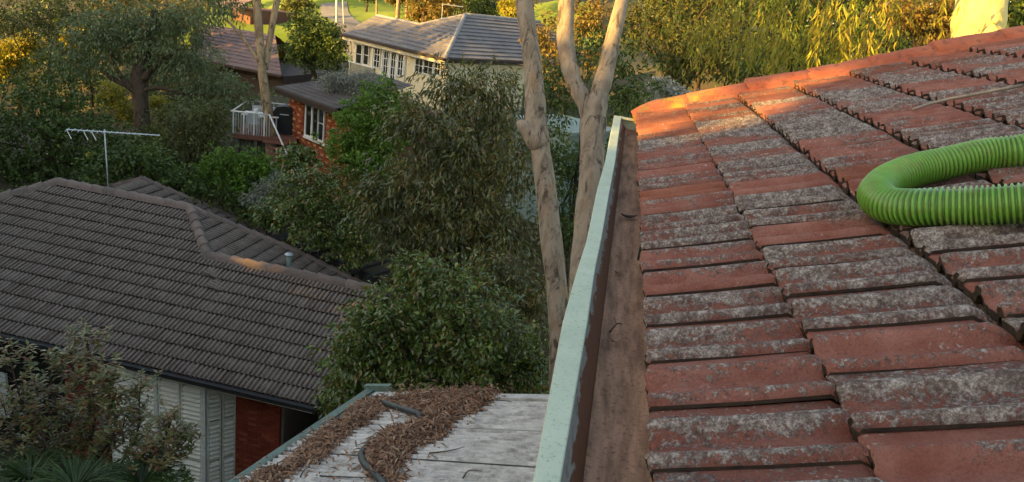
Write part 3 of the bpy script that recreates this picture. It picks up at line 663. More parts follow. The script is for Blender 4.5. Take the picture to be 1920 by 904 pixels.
# hip end face (with the vent), the little wing behind its ridge and the rear block
hipE = LH(.95, 5, 2.02); up_h = -HD + np.array([0, 0, TP])
hip_o = LH(.95 + 2.02 / TP, 5, 0)                                # foot of the hip face on the eave level
def hipxy(a, b): return ((b - 5.0), ((.95 + 2.02 / TP) - a) * sl)
f_hip = Face(hip_o, HB, up_h, [hipxy(.95, 5.02), hipxy(3.62, 6.02), hipxy(6.04, 6.6), hipxy(6.0, 2.4), hipxy(3.4, 2.4)])
rest += [(p, f_hip) for p in f_hip.tiles(BW, BG)]
RP = at_p(268, 335, LH(0, 9), HB); ra, rz = float((RP - HA) @ HD), RP[2] - HA[2]
rn = np.cross(HB, up_h)
def rear(px, py): q = at_p(px, py, RP, rn) - RP; return q
P2 = rear(566, 462)
f_rear = Face(RP, HB, up_h, [])
loc = lambda q: (float(q @ f_rear.ex), float(q @ f_rear.ey))
q2 = loc(P2); f_rear.poly = [(0.0, 0.0), q2, (q2[0] - 4.5, q2[1]), (-4.0, 0.0)]
# lay rows from below the ridge
pa = np.array(f_rear.poly)
for k in range(1, int(-pa[:, 1].min() / BG) + 1):
    for j in range(-60, 40):
        a = j * BW + (.3 * BW if k % 2 else 0); b = -k * BG
        if bary_in(a + BW / 2, b + BG / 2, f_rear.poly): rest.append((f_rear.o + f_rear.ex * a + f_rear.ey * b, f_rear))
# everything past the 300 laid into one mesh
tm = bm_hi[0]; tvn = np.array([v.co[:] for v in tm.vertices]); tfn = [tuple(p.vertices) for p in tm.polygons]; tmi = [p.material_index for p in tm.polygons]
AV = []; AF = []; AM = []; th = np.zeros(len(tvn), np.float32); tm.attributes['h'].data.foreach_get('value', th)
for i, (p, fc) in enumerate(rest):
    mx = np.array(tile_frame(p, fc)); AV.append(tvn @ mx[:3, :3].T + mx[:3, 3]); k = i * len(tvn); AF += [tuple(a + k for a in q) for q in tfn]; AM += tmi
rt = kind(obj('remaining_tiles', np.vstack(AV), AF, None, b_roof, True, ['brown_tile', 'butt_dark'], AM), 'stuff'); rt.data.attributes.new('h', 'FLOAT', 'POINT').data.foreach_set('value', np.tile(th, len(rest)))
# backing sheets so no light leaks
for fc in (f_hip, f_rear):
    MB().prism([fc.o + fc.ex * a + fc.ey * b - fc.n * np.sign(fc.n[2]) * .05 for a, b in fc.poly], (0, 0, -.02)).build('underlay', 'shade_backing', b_roof)
MB().prism([LH(2.5, 3.40, 1.27), LH(7.2, 3.40, 1.27), LH(7.2, 6.4, .05), LH(4.0, 6.4, .05)], (0, 0, -.04)).build('wing_back_slope', 'brown_tile', bh)
# ridge and hip caps, one by one
def caps(p, q, W=.135, H=.105, step=.40, skip=0.0, mat='brown_cap'):
    p, q = np.array(p), np.array(q); Ld = np.linalg.norm(q - p); d = (q - p) / Ld; n = max(1, int(round(Ld / step))); st = Ld / n
    sd = nz(np.cross(d, [0, 0, 1])); upv = np.cross(sd, d)
    prof = [(-W, -.06), (-W * .86, .02), (-W * .5, H * .8), (0, H), (W * .5, H * .8), (W * .86, .02), (W, -.06)]
    for k in range(n):
        v = []; e = .030
        for t, r in ((0, 1.06), (.05, 1.08), (.9, 1.0), (1.12, .97)):
            c = p + d * (k + t) * st
            for w, h in prof: v.append(c + sd * w * r + upv * (h * r + e * (1.0 - t)))
        m = len(prof); f = [(a * m + i, (a + 1) * m + i, (a + 1) * m + i + 1, a * m + i + 1) for a in range(3) for i in range(m - 1)] + [tuple(range(m))]
        o = obj('ridge_cap', v, f, mat, b_roof, True)
caps(LH(-3.3, 5, 2.02), LH(.98, 5, 2.02)); caps(LH(2.5, 3.43, 1.39), LH(.98, 4.97, 2.02)); caps(LH(2.4, 3.45, 1.39), LH(7.2, 3.43, 1.386))
caps(LH(-3.3, 5, 2.02), LH(-8.4, -.05, 0)); 
pm = at_p(551, 469, hipE, np.cross(HB, up_h)); pe = at_p(706, 546, hipE, np.cross(HB, up_h)); caps(LH(1.0, 5.02, 2.0), pm, .10, .07); caps(pm, pe, .10, .07)
caps(RP, RP + P2, .10, .07); caps(RP, at_p(195, 352, LH(0, 9), HB), .10, .07)
# eave: gutter, fascia, soffit, verge
mb = MB(); mb.box(LH(-.7, -.05, -.075), HD * 7.95, HB * .055, np.array([0, 0, .05])); mb.build('eave_gutter', 'dark_metal', bh)
MB().box(LH(-.7, -.06, -.020), HD * 7.95, HB * .066, np.array([0, 0, .008])).build('gutter_lip', 'dark_metal', bh)
MB().box(LH(-.7, .45, -.20), HD * 7.9, HB * .45, np.array([0, 0, .012])).build('soffit', 'cream_paint', bh)
MB().prism([LH(7.2, 0, -.04), LH(7.2, 3.43, 1.34), LH(7.2, 3.43, 1.14), LH(7.2, 0, -.24)], HD * .05).build('barge_board', 'dark_metal', bh)
# vent pipe on the hip end
vp = at_p(541, 505, hipE, np.cross(HB, up_h)); mb = MB(); mb.tube([vp + [0, 0, -.1], vp + [0, 0, .42]], .062, 14).build('vent_tube', 'vent_green', bh, True)
vh = 14; v = []; 
for r, z in ((.0, .50), (.06, .495), (.12, .46), (.125, .43), (.06, .415), (0, .41)):
    for i in range(vh): v.append(vp + [r * math.cos(i * 6.2832 / vh), r * math.sin(i * 6.2832 / vh), z])
obj('vent_cowl', v, [(a * vh + i, a * vh + (i + 1) % vh, (a + 1) * vh + (i + 1) % vh, (a + 1) * vh + i) for a in range(5) for i in range(vh)][::1], 'galv', bh, True)
MB().box(vp + np.array([.10, .02, -.03]), np.array([.14, 0, -.045]), np.array([0, .13, 0]), np.array([0, 0, .008])).build('vent_flashing', 'galv', bh)
# walls
ZF = -4.0                                                    # floor below the eave line
WB = .85                                                      # wall set-back behind the gutter line
def a_of(px, py, b): return float((at_p(px, py, LH(0, b), HB) - HA) @ HD)
wl_, wr = a_of(442, 800, WB), a_of(530, 800, WB)
MB().box(LH((-7.6 + wr) / 2, WB + 1.55, (ZF - .2) / 2), HD * ((wr + 7.6) / 2), HB * 1.5, np.array([0, 0, (-ZF - .22) / 2])).build('wall', 'mortar', bh)
MB().box(LH((wr + 7.1) / 2 + .02, WB + 2.6, (ZF - .2) / 2), HD * ((7.1 - wr) / 2), HB * .06, np.array([0, 0, (-ZF - .22) / 2])).build('recess_wall', 'shade_backing', bh)  # shade of the deep recess is put into this wall's colour
MB().box(LH(7.12, WB + 1.5, (ZF - .2) / 2), HD * .05, HB * 1.4, np.array([0, 0, (-ZF - .22) / 2])).build('shade_side_wall', 'red_mortar', bh)  # wall added to close the gable side and darken the recess
MB().box(LH(7.05, WB + .0, (ZF - .2) / 2), HD * .06, HB * .10, np.array([0, 0, (-ZF - .22) / 2])).build('post', 'timber_dark', bh)
# bricks in the two visible stretches
bl, bhh = .232, .079
bme = bpy.data.meshes.new('brick'); bmb = MB().box((0, 0, 0), (bl / 2 - .005, 0, 0), (0, .05, 0), (0, 0, bhh / 2 - .005)); bme.from_pydata(bmb.v, [], bmb.f); bme.materials.append(MATS['red_brick'])
hme = bpy.data.meshes.new('half_brick'); bmb = MB().box((0, 0, 0), (bl / 4 - .005, 0, 0), (0, .05, 0), (0, 0, bhh / 2 - .005)); hme.from_pydata(bmb.v, [], bmb.f); hme.materials.append(MATS['red_brick'])
b_wall = [o for o in bh.children if o.name.startswith('wall')][0]
def lay(a0, a1, z0, z1, b):
    r = 0; z = z1 - bhh / 2
    nb = max(1, int(round((a1 - a0) / bl)))
    while z > z0:
        for j in range(nb + (1 if r % 2 else 0)):
            if r % 2 and j in (0, nb): a = a0 + (bl * .25 if j == 0 else nb * bl - bl * .25); me = hme
            else: a = a0 + bl * (j + (.0 if r % 2 else .5)); me = bme
            inst('brick', me, b_wall, frame(LH(a, b + random.gauss(0, .0015), z), HD, HB, (0, 0, 1)))
        z -= bhh; r += 1
lay(wl_ - .02, wr, -3.6, -.215, WB + .012)
# bay window: front and slanted return
BB = .28
f0, f1 = a_of(205, 800, BB), a_of(386, 800, BB)
c1 = LH(f1, BB); c2 = LH(wl_ + .01, WB - .01)
lay(a_of(128, 760, WB), a_of(205, 760, WB) + .1, -3.6, -.215, WB + .012)
pa0, pa1 = a_of(-80, 760, WB), a_of(128, 760, WB) - .02
MB().box(LH((pa0 + pa1) / 2, WB + .02, (ZF - .2) / 2), HD * (pa1 - pa0) / 2, HB * .012, np.array([0, 0, (-ZF - .22) / 2])).build('porch_shade_sheet', 'shade_backing', bh)  # flat dark sheet painted as the shade of a porch recess
MB().box(LH(a_of(12, 790, WB), WB - .12, -2.25), HD * .26, HB * .03, np.array([0, 0, .62])).build('porch_panel', 'white_paint', bh)
bay = obj('bay_window', *(lambda m: (m.v, m.f))(MB().prism([LH(f0, BB + .06, ZF), LH(f1 - .03, BB + .06, ZF), LH(wl_ - .05, WB + .03, ZF), LH(f0, WB + .03, ZF)], (0, 0, -ZF - .22))), 'cream_paint', bh)
def panel(p, q, mat='cream_paint', rails=(.45,), slat=.115, nrm=None, z0=ZF + .05, z1=-.34, frame_w=.045):
    """louvred shutter between points p and q (bottom corners ignored, heights absolute below the eave)"""
    p, q = np.array(p), np.array(q); d = q - p; d[2] = 0; W = np.linalg.norm(d); d /= W; n = np.array([d[1], -d[0], 0])
    mb = MB(); c = (p + q) / 2; zb, zt = HA[2] + z0, HA[2] + z1
    for e in (-1, 1): mb.box((c[0] + d[0] * e * (W / 2 - frame_w / 2), c[1] + d[1] * e * (W / 2 - frame_w / 2), (zb + zt) / 2), d * frame_w / 2, n * .022, np.array([0, 0, (zt - zb) / 2]))
    zs = [zb + .03, zt - .03] + [zb + (zt - zb) * r for r in rails]
    for z in zs: mb.box((c[0], c[1], z), d * (W / 2 - frame_w), n * .020, np.array([0, 0, .032]))
    sh = mb.build('shutter', mat, bh)
    me = bpy.data.meshes.new('slat'); sb = MB().box((0, 0, 0), d * (W / 2 - frame_w - .002), n * .040 + np.array([0, 0, -.040]), n * .005 + np.array([0, 0, .004])); me.from_pydata(sb.v, [], sb.f); me.materials.append(MATS[mat])
    z = zb + .09
    while z < zt - .07:
        if min(abs(z - k) for k in zs) > .045: inst('slat', me, sh, Matrix.Translation((c[0], c[1], z)))
        z += slat
edges = [f0 + .06, f0 + (f1 - f0) * .27, f0 + (f1 - f0) * .50, f0 + (f1 - f0) * .53, f0 + (f1 - f0) * .745, f0 + (f1 - f0) * .755, f1 - .085]
for (a, b) in ((edges[0], edges[1]), (edges[1] + .01, edges[2]), (edges[3], edges[4]), (edges[5], edges[6])): panel(LH(a, BB), LH(b, BB))
cm = c1 + (c2 - c1) * .03; 
panel(c1 + (c2 - c1) * .04, c1 + (c2 - c1) * .49, rails=(.45, .72)); panel(c1 + (c2 - c1) * .53, c1 + (c2 - c1) * .98, rails=(.45, .72))
MB().box(LH(f1 - .03, BB - .005, (ZF - .22) / 2), HD * .042, HB * .04, np.array([0, 0, (-ZF - .22) / 2])).build('corner_post', 'white_paint', bh)
MB().box(LH(f0 + (f1 - f0) * .515, BB + .0, (ZF - .22) / 2), HD * .022, HB * .035, np.array([0, 0, (-ZF - .22) / 2])).build('mullion', 'white_paint', bh)
MB().box(LH((f0 + f1) / 2, BB, -.265), HD * ((f1 - f0) / 2 + .02), HB * .045, np.array([0, 0, .055])).build('head_board', 'white_paint', bh)
# antenna
at_ = at_p(203, 338, LH(0, 4.2), HB); d_ = dict(); ab = empty('tv_antenna', 'long silver rooftop aerial on a thin mast above the brown roof', 'antenna')
mtop = at_p(196, 246, LH(0, 4.2), HB)
MB().tube([LH(*( (at_ - HA) @ HD, 4.2, 1.5)), mtop + [0, 0, .05]], .016, 8).build('mast', 'galv', ab, True)
bl_ = at_p(124, 243, LH(0, 3.6), HB); br_ = at_p(300, 254, LH(0, 4.9), HB); bd = br_ - bl_
MB().tube([bl_, br_], .016, 6).build('boom', 'alu', ab)
for i in range(16):
    c = bl_ + bd * (i / 15.5 + .01); hl = .34 - .012 * i; dr = nz([.35, -.9, -.05]) * hl * .55
    MB().tube([c - dr, c + dr], .006, 5).build('element', 'alu', ab)
for i in (0, 2, 3): 
    c = bl_ + bd * (i * .085 + .005); MB().tube([c, c + np.array([.20, -.1, -.20])], .010, 5).build('reflector_arm', 'alu', ab)
# service cable to the eave
mb = MB(); mb.tube(spline([at_d(320, 694, 15.6), at_d(236, 713, 14.9), at_d(130, 735, 14.0), at_d(20, 742, 13.2), at_d(-120, 730, 12.4)], 24), .011, 5); tag(mb.build('service_cable', 'dark_metal', None), 'thin black cable sagging from the brown house eave to the shrubs', 'cable')

# pergola beams behind the brown house
pg = empty('pergola', 'dark flat pergola roof behind the brown house hip', 'pergola'); 
PA = at_d(575, 482, 23.5); PB = at_d(735, 521, 21.5); pd = nz(PB - PA); pd[2] = 0; pd = nz(pd); pn_ = np.array([-pd[1], pd[0], 0]); ln = np.linalg.norm((PB - PA)[:2])
zc = (PA[2] + PB[2]) / 2
for k in range(2): MB().box((PA + PB) / 2 * [1, 1, 0] + [0, 0, zc] + pn_ * (1.9 * k), pd * (ln / 2 + .6), pn_ * .05, np.array([0, 0, .11])).build('beam', 'dark_metal', pg)
for k in range(7): c = PA * [1, 1, 0] + [0, 0, zc + .14] + pd * ln * k / 6 + pn_ * .9; MB().box(c, pd * .03, pn_ * 1.3, np.array([0, 0, .05])).build('rafter', 'dark_metal', pg)
for k in range(2):
    for j in range(2): c = PA + pd * ln * (.05 + .9 * k) + pn_ * 1.9 * j; zb = gz(c[0], c[1]) - .2; MB().box((c[0], c[1], (zb + zc) / 2), (.05, 0, 0), (0, .05, 0), (0, 0, (zc - zb) / 2)).build('post', 'dark_metal', pg)
mb = MB(); mb.box(PA - pd * .9 + pn_ * .8 + [0, 0, .16], pd * .9, pn_ * 1.0, np.array([0, 0, .035])); mb.build('roof_panel', 'dark_metal', pg)

# ================================================================== white house up the slope
D2 = np.array([.8, -.6, 0]); M2 = np.array([.6, .8, 0]); WE = at_d(645, 64, 39.5); T25 = math.tan(R_(25))
def WH(a, b, z=0.0): return WE + D2 * a + M2 * b + np.array([0, 0, z])
wh = empty('house', 'cream house with grey tiled hip roof and white french doors', 'house')
def courses(name, P00, P10, P01, P11, n, mat, parent, step=.06, seed=0, jag=0.0):
    """stepped courses between eave edge P00-P10 and upper edge P01-P11"""
    P00, P10, P01, P11 = map(np.array, (P00, P10, P01, P11)); v = []; f = []; rg = np.random.default_rng(seed)
    nm = nz(np.cross(P10 - P00, P01 - P00)); nm = nm if nm[2] > 0 else -nm
    m = 24
    for k in range(n):
        t0, t1 = k / n, (k + 1.06) / n
        rows = []
        for t, off in ((t0, -.01), (t0, step), (min(t1, 1), 0.004)):
            r = []
            for i in range(m + 1):
                s = i / m; p = (P00 * (1 - t) + P01 * t) * (1 - s) + (P10 * (1 - t) + P11 * t) * s; r.append(len(v)); v.append(p + nm * (off + (rg.normal(0, jag) if off else 0)))
            rows.append(r)
        for a in range(2):
            for i in range(m): f.append((rows[a][i], rows[a][i + 1], rows[a + 1][i + 1], rows[a + 1][i]))
    o = obj(name, v, f, mat, parent, False); return o
wr_ = empty('roof', None, None); wr_.parent = wh
ap = WH(5.06, 3.9, 1.815); ec = WH(8.46, 0, 0)
# front slope: wing part and main part share the plane
courses('roof_courses', WH(-.15, 0), WH(3.6, 0), WH(-.45, 2.29, 1.068), WH(3.55, 2.25, 1.05), 7, 'grey_roof', wr_)
courses('roof_courses', WH(3.6, 0), ec, WH(3.55, 2.25, 1.05), WH(6.5, 2.25, 1.05), 7, 'grey_roof', wr_)
courses('roof_courses', WH(3.55, 2.25, 1.05), WH(6.5, 2.25, 1.05), WH(5.0, 3.9, 1.815), WH(5.08, 3.9, 1.815), 5, 'grey_roof', wr_)
# right slope past the hip
courses('roof_courses', ec, WH(8.46, 11, 0), ap, WH(5.06, 9.5, 1.815), 12, 'grey_roof', wr_)
courses('roof_courses', WH(5.06, 9.5, 1.815), WH(5.06, 3.9, 1.815), WH(1.0, 11, 0), WH(1.0, 3.9, 0), 6, 'grey_roof', wr_)
courses('roof_courses', WH(-.45, 2.29, 1.068), WH(3.55, 2.29, 1.05), WH(-.3, 4.6, 0), WH(3.55, 4.6, 0), 4, 'grey_roof', wr_)
def wcap(p, q, r=.10): MB().tube(np.linspace(p, q, 12), r, 8, .03).build('ridge_cap', 'grey_cap', wr_, True)
wcap(ap, ec, .11); wcap(WH(-.45, 2.29, 1.07), WH(3.55, 2.25, 1.05), .08); wcap(WH(3.55, 2.25, 1.05), ap, .08); wcap(ap, WH(5.06, 9.5, 1.82), .10)
MB().box(WH(4.15, -.06, -.06), D2 * 4.35, M2 * .07, np.array([0, 0, .055])).build('gutter', 'timber_dark', wh)
MB().box(WH(8.52, 5.5, -.06), D2 * .07, M2 * 5.5, np.array([0, 0, .055])).build('gutter', 'timber_dark', wh)
MB().box(WH(4.15, .03, -.20), D2 * 4.28, M2 * .02, np.array([0, 0, .075])).build('fascia', 'warm_cream', wh)
MB().box(WH(4.1, .25, -.28), D2 * 4.1, M2 * .24, np.array([0, 0, .012])).build('soffit', 'white_paint', wh)
WBK = .45
wall_w = MB().box(WH(4.25, WBK + 2.6, -1.45), D2 * 3.95, M2 * 2.6, np.array([0, 0, 1.2])).build('wall', 'warm_cream', wh)
MB().box(WH(4.25, WBK + 2.5, -3.2), D2 * 4.0, M2 * 2.56, np.array([0, 0, .75])).build('base_wall', 'render_grey', wh)
MB().box(WH(1.3, WBK - .03, -1.78), D2 * 1.1, M2 * .03, np.array([0, 0, .35])).build('parapet', 'render_grey', wh)
MB().box(WH(1.2, WBK - .05, -1.40), D2 * 1.2, M2 * .06, np.array([0, 0, .03])).build('sill', 'white_paint', wh)
MB().tube(spline([WH(.05, .0, -.10), WH(.12, .25, -.25), WH(.15, .36, -.6), WH(.15, .36, -2.9)], 14), .045, 8).build('downpipe', 'warm_cream', wh, True)
nW = -M2
def wpx(px, py, off=0.0):
    q = at_p(px, py, WH(0, WBK - off), M2) - WE; return float(q @ D2), float(q[2])
def window(x0, x1, ytop, ybot, nc, nr, parent=wh, name='window', fn=WH, bk=WBK, dd=D2, mm=M2, get=None, fr=.055, mun=.028, fmat='white_paint', sill=True):
    """glazed opening given by the picture columns of its jambs on the wall plane"""
    g = get or wpx; a0, zt = g(x0, ytop); a1, _ = g(x1, ytop); _, zb = g(x0, ybot)
    z0, z1 = zb, zt; c = lambda a, z, o=0.0: fn(a, bk - o, z); Zv = np.array([0, 0, 1.0])
    gl = MB().box(c((a0 + a1) / 2, (z0 + z1) / 2, .012), dd * (a1 - a0) / 2, mm * .012, Zv * (z1 - z0) / 2).build(name, 'glass', parent)
    mb = MB()
    for a in (a0, a1): mb.box(c(a, (z0 + z1) / 2, .035), dd * fr / 2, mm * .03, Zv * ((z1 - z0) / 2 + fr / 2))
    for z in (z0, z1): mb.box(c((a0 + a1) / 2, z, .034), dd * ((a1 - a0) / 2 - fr / 2), mm * .028, Zv * fr / 2)
    mb.build('frame', fmat, gl)
    for i in range(1, nc): MB().box(c(a0 + (a1 - a0) * i / nc, (z0 + z1) / 2, .034), dd * mun / 2, mm * .02, Zv * ((z1 - z0) / 2 - fr / 2)).build('glazing_bar', fmat, gl)
    for i in range(1, nr): MB().box(c((a0 + a1) / 2, z0 + (z1 - z0) * i / nr, .035), dd * ((a1 - a0) / 2 - fr / 2), mm * .018, Zv * mun / 2).build('glazing_bar', fmat, gl)
    return gl
window(670, 681, 82, 119, 1, 2); window(684, 694, 84, 121, 1, 2)
window(704, 715, 89, 126, 2, 3)
window(722, 731, 95, 152, 2, 4, name='french_door'); window(736, 745, 97, 155, 2, 4, name='french_door'); window(749, 759, 101, 142, 2, 3)
window(781, 796, 108, 135, 2, 2); window(797, 815, 110, 138, 2, 2); window(817, 829, 115, 140, 2, 2)
for px in (700, 718.5, 733.5, 747, 761.5): a_, _z = wpx(px, 100); MB().box(WH(a_, WBK - .02, -1.15), D2 * .05, M2 * .04, np.array([0, 0, .85])).build('door_post', 'white_paint', wh)
ant = empty('tv_antenna', 'small aerial above the ridge of the cream house', 'antenna'); q = at_d(830, 8, 46); MB().tube([q, at_d(868, 13, 46)], .022, 5).build('boom', 'alu', ant); qb = at_d(829, 42, 46); MB().tube([qb - [0, 0, 1.5], q], .022, 5).build('mast', 'galv', ant)
for i in range(6): c = q + (at_d(868, 13, 46) - q) * (i + .5) / 6; MB().tube([c - M2 * .25, c + M2 * .25], .008, 4).build('element', 'alu', ant)

# ================================================================== patterned brick house with the deck
BE = at_d(517, 163, 31)
def BH(a, b, z=0.0): return BE + D2 * a + M2 * b + np.array([0, 0, z])
br = empty('house', 'patterned brick house with low dark roof and tall white window', 'house')
brr = empty('roof', None, None); brr.parent = br
courses('roof_courses', BH(0, 0), BH(4.7, 0), BH(.5, 2.6, .48), BH(4.5, 2.6, .48), 9, 'slate_roof', brr, .025)
courses('roof_courses', BH(.3, 2.7, .48), BH(4.0, 2.7, .44), BH(.4, 4.4, .76), BH(3.6, 4.4, .72), 6, 'slate_roof', brr, .025)
MB().box(BH(2.35, -.03, -.05), D2 * 2.4, M2 * .06, np.array([0, 0, .05])).build('gutter', 'timber_dark', br)
MB().box(BH(2.35, .03, -.18), D2 * 2.35, M2 * .02, np.array([0, 0, .075])).build('fascia', 'timber_dark', br)
MB().prism([BH(0, 0, -.24), BH(0, 0, .03), BH(.5, 2.6, .51), BH(.5, 2.6, .24)], -D2 * .05).build('barge_board', 'timber_dark', br)
MB().box(BH(2.35, .45, -.26), D2 * 2.3, M2 * .42, np.array([0, 0, .012])).build('soffit', 'timber_dark', br)
BK = .75
def bpx(px, py, off=0.0): q = at_p(px, py, BH(0, BK - off), M2) - BE; return float(q @ D2), float(q[2])
aL, _ = bpx(543, 200); _, zB = bpx(560, 300); aR = 4.5
MB().box(BH((aL + aR) / 2, BK + 2.1, (zB - 1.2 - .27) / 2), D2 * (aR - aL) / 2, M2 * 2.08, np.array([0, 0, (-zB + 1.2 - .27) / 2])).build('wall', 'red_mortar', br)
# brickwork of this far wall: every brick real, pale ones standing proud in a chequer
A = MB(); B = MB(); z = -.30; r = 0; w_, h_ = .235, .083
hole = (bpx(576, 190)[0] - .05, bpx(611, 190)[0] + .05, bpx(576, 190)[1] + .06, bpx(611, 266)[1] - .06)
while z > zB - 1.0:
    j = 0; a = aL + (0 if r % 2 else -w_ / 2)
    while a < aR - .05:
        x0, x1 = max(a, aL), min(a + w_, aR)
        if x1 - x0 > .06 and not (x1 > hole[0] and x0 < hole[1] and hole[3] < z < hole[2]):
            pale = (r % 3 == 0) and (j % 2 == (r // 3) % 2)
            (B if pale else A).box(BH((x0 + x1) / 2, BK + (-.012 if pale else .008), z), D2 * ((x1 - x0) / 2 - .006), M2 * .035, np.array([0, 0, h_ / 2 - .006]))
        a += w_; j += 1
    z -= h_; r += 1
kind(A.build('brickwork', 'clinker_brick', br), 'stuff'); kind(B.build('proud_bricks', 'straw_brick', br), 'stuff')
window(576, 588, 189.5, 254, 1, 1, br, 'window', BH, BK, D2, M2, bpx, .075); window(589, 600, 193, 258, 1, 1, br, 'window', BH, BK, D2, M2, bpx, .06); window(600, 611, 197, 263, 1, 2, br, 'window', BH, BK, D2, M2, bpx, .06)
sa, sz = bpx(575, 256); sb_, sz2 = bpx(613, 267); MB().box(BH((sa + sb_) / 2, BK - .07, (sz + sz2) / 2 - .06), D2 * ((sb_ - sa) / 2 + .06), M2 * .08, np.array([0, 0, .035])).build('window_sill', 'white_paint', br)
# deck on the side of the brick house
dk = empty('deck', 'raised timber deck with white handrails beside the patterned brick house', 'deck')
DZ = at_d(500, 258, 31.0)[2]
dA = at_z(437, 250, DZ); dB = at_z(556, 262, DZ); du = nz((dB - dA) * [1, 1, 0]); dv = np.array([-du[1], du[0], 0]); dv = dv if dv[1] > 0 else -dv; dl = np.linalg.norm(dB - dA)
def DK(a, b, z=0.0): return np.array([dA[0], dA[1], DZ]) + du * a + dv * b + np.array([0, 0, z])
for k in range(22): MB().box(DK(dl / 2, .07 + .14 * k, -.02), du * dl / 2, dv * .066, np.array([0, 0, .018])).build('deck_board', 'deck_wood', dk)
MB().box(DK(dl / 2, -.02, -.10), du * dl / 2, dv * .025, np.array([0, 0, .09])).build('edge_board', 'deck_wood', dk)
for k in range(4):
    c = DK(.15 + (dl - .3) * k / 3, .1); zb = gz(c[0], c[1]) - .3; MB().box((c[0], c[1], (zb + DZ) / 2 - .05), du * .06, dv * .06, np.array([0, 0, (DZ - zb) / 2 - .05])).build('deck_post', 'stone_wall', dk)
ra_ = float((at_z(505, 256, DZ) - dA) @ du)
def rail(p, q, r=.03): MB().tube([p, q], r, 8).build('handrail', 'white_paint', dk, True)
rail(DK(-.1, .03, .92), DK(ra_, .03, .92), .035); rail(DK(.2, 2.9, .92), DK(dl, 2.9, .92), .03); rail(DK(-.05, .03, .92), DK(-.05, 2.9, .92), .03)
for k in range(15): MB().box(DK(ra_ * k / 14, .03, .45), du * (.028 if k % 4 == 0 else .012), dv * .012, np.array([0, 0, .45])).build('baluster', 'alu' if k % 4 else 'white_paint', dk)
for k in range(9): MB().box(DK(.2 + (dl - .2) * k / 8, 2.9, .45), du * .015, dv * .015, np.array([0, 0, .45])).build('baluster', 'alu', dk)
st = at_d(541, 296, 30.0); rail(DK(ra_, .03, .92), st + [0, 0, .0], .038)
for k in range(7):
    t = (k + .5) / 7; p = DK(ra_ + .25, -.2, -.05) * (1 - t) + (st + [.35, 0, -.95]) * t; MB().box(p, du * .5, dv * .14, np.array([0, 0, .03])).build('stair_tread', 'deck_wood', dk)
tagd = empty('stone_retaining_wall', 'rough stone retaining wall below the timber deck', 'wall')
rg = np.random.default_rng(4)
for r in range(6):
    a = -.3 + rg.uniform(0, .2)
    while a < dl * .72:
        l = rg.uniform(.3, .6); c = DK(a + l / 2, .55 + rg.uniform(-.03, .03), -.35 - r * .21); MB().box(c, du * (l / 2 - .012), dv * .16, np.array([0, 0, .098])).build('stone', 'stone_wall', tagd); a += l
# furniture on the deck
tb = empty('outdoor_table', 'white rectangular outdoor table on the timber deck', 'table'); tc = (.95, 1.0)
MB().box(DK(tc[0], tc[1], .72), du * .75, dv * .42, np.array([0, 0, .02])).build('tabletop', 'white_paint', tb)
for i in (-1, 1):
    for j in (-1, 1): MB().box(DK(tc[0] + i * .66, tc[1] + j * .34, .35), du * .025, dv * .025, np.array([0, 0, .35])).build('leg', 'alu', tb)
def chair(a, b, s, label):
    t = empty('outdoor_chair', label, 'chair', 'pale chairs round the deck table'); A0 = lambda x, y, z: DK(a + x, b + y * s, z)
    MB().box(A0(0, 0, .44), du * .22, dv * .22, np.array([0, 0, .02])).build('seat', 'alu', t)
    MB().box(A0(0, .22, .70), du * .21, dv * .018, np.array([0, 0, .20])).build('backrest', 'alu', t)
    for i in (-1, 1):
        for j in (-1, 1): MB().box(A0(i * .19, j * .19, .22), du * .015, dv * .015, np.array([0, 0, .22])).build('leg', 'alu', t)
chair(.55, 1.75, 1, 'pale chair at the shrub end on the back side of the deck table'); chair(1.35, 1.75, 1, 'pale chair on the back side of the deck table towards the barbecue')
chair(.75, .40, -1, 'pale chair between the front handrail and the deck table'); chair(1.95, 1.0, 1, 'pale chair at the end of the deck table by the tree trunk')
pl = empty('flower_pot', 'white pot standing on the outdoor table', 'pot'); q = DK(.7, 1.0, .74); v = []; 
for r, z in ((.0, 0), (.07, 0), (.10, .2), (.085, .2), (.0, .16)): v += [q + [r * math.cos(i * .6283), r * math.sin(i * .6283), z] for i in range(10)]
obj('pot', v, [(a * 10 + i, a * 10 + (i + 1) % 10, (a + 1) * 10 + (i + 1) % 10, (a + 1) * 10 + i) for a in range(4) for i in range(10)], 'white_paint', pl, True)
bq = empty('barbecue', 'black covered barbecue against the patterned brick wall', 'barbecue'); bc = float((at_z(527, 258, DZ) - dA) @ du)
mb = MB(); prof = [(-.5, 0), (-.52, .75), (-.48, .9), (-.33, 1.13), (0, 1.2), (.33, 1.13), (.48, .9), (.52, .75), (.5, 0)]
mb.prism([DK(bc + x, .75, z + .02) for x, z in prof], dv * .6).build('cover', 'bbq_cover', bq); MB().box(DK(bc, .735, .86), du * .18, dv * .02, np.array([0, 0, .018])).build('handle', 'alu', bq)
# dark wall of the brick house behind the deck
MB().box(BH(aL - .9, BK + 3.6, -1.4), D2 * .95, M2 * .1, np.array([0, 0, 1.5])).build('porch_wall', 'shade_backing', br)
for k in range(2): MB().box(BH(aL - .4 - .7 * k, BK + 1.4, -1.35), D2 * .04, M2 * .04, np.array([0, 0, 1.2])).build('porch_post', 'timber_dark', br)

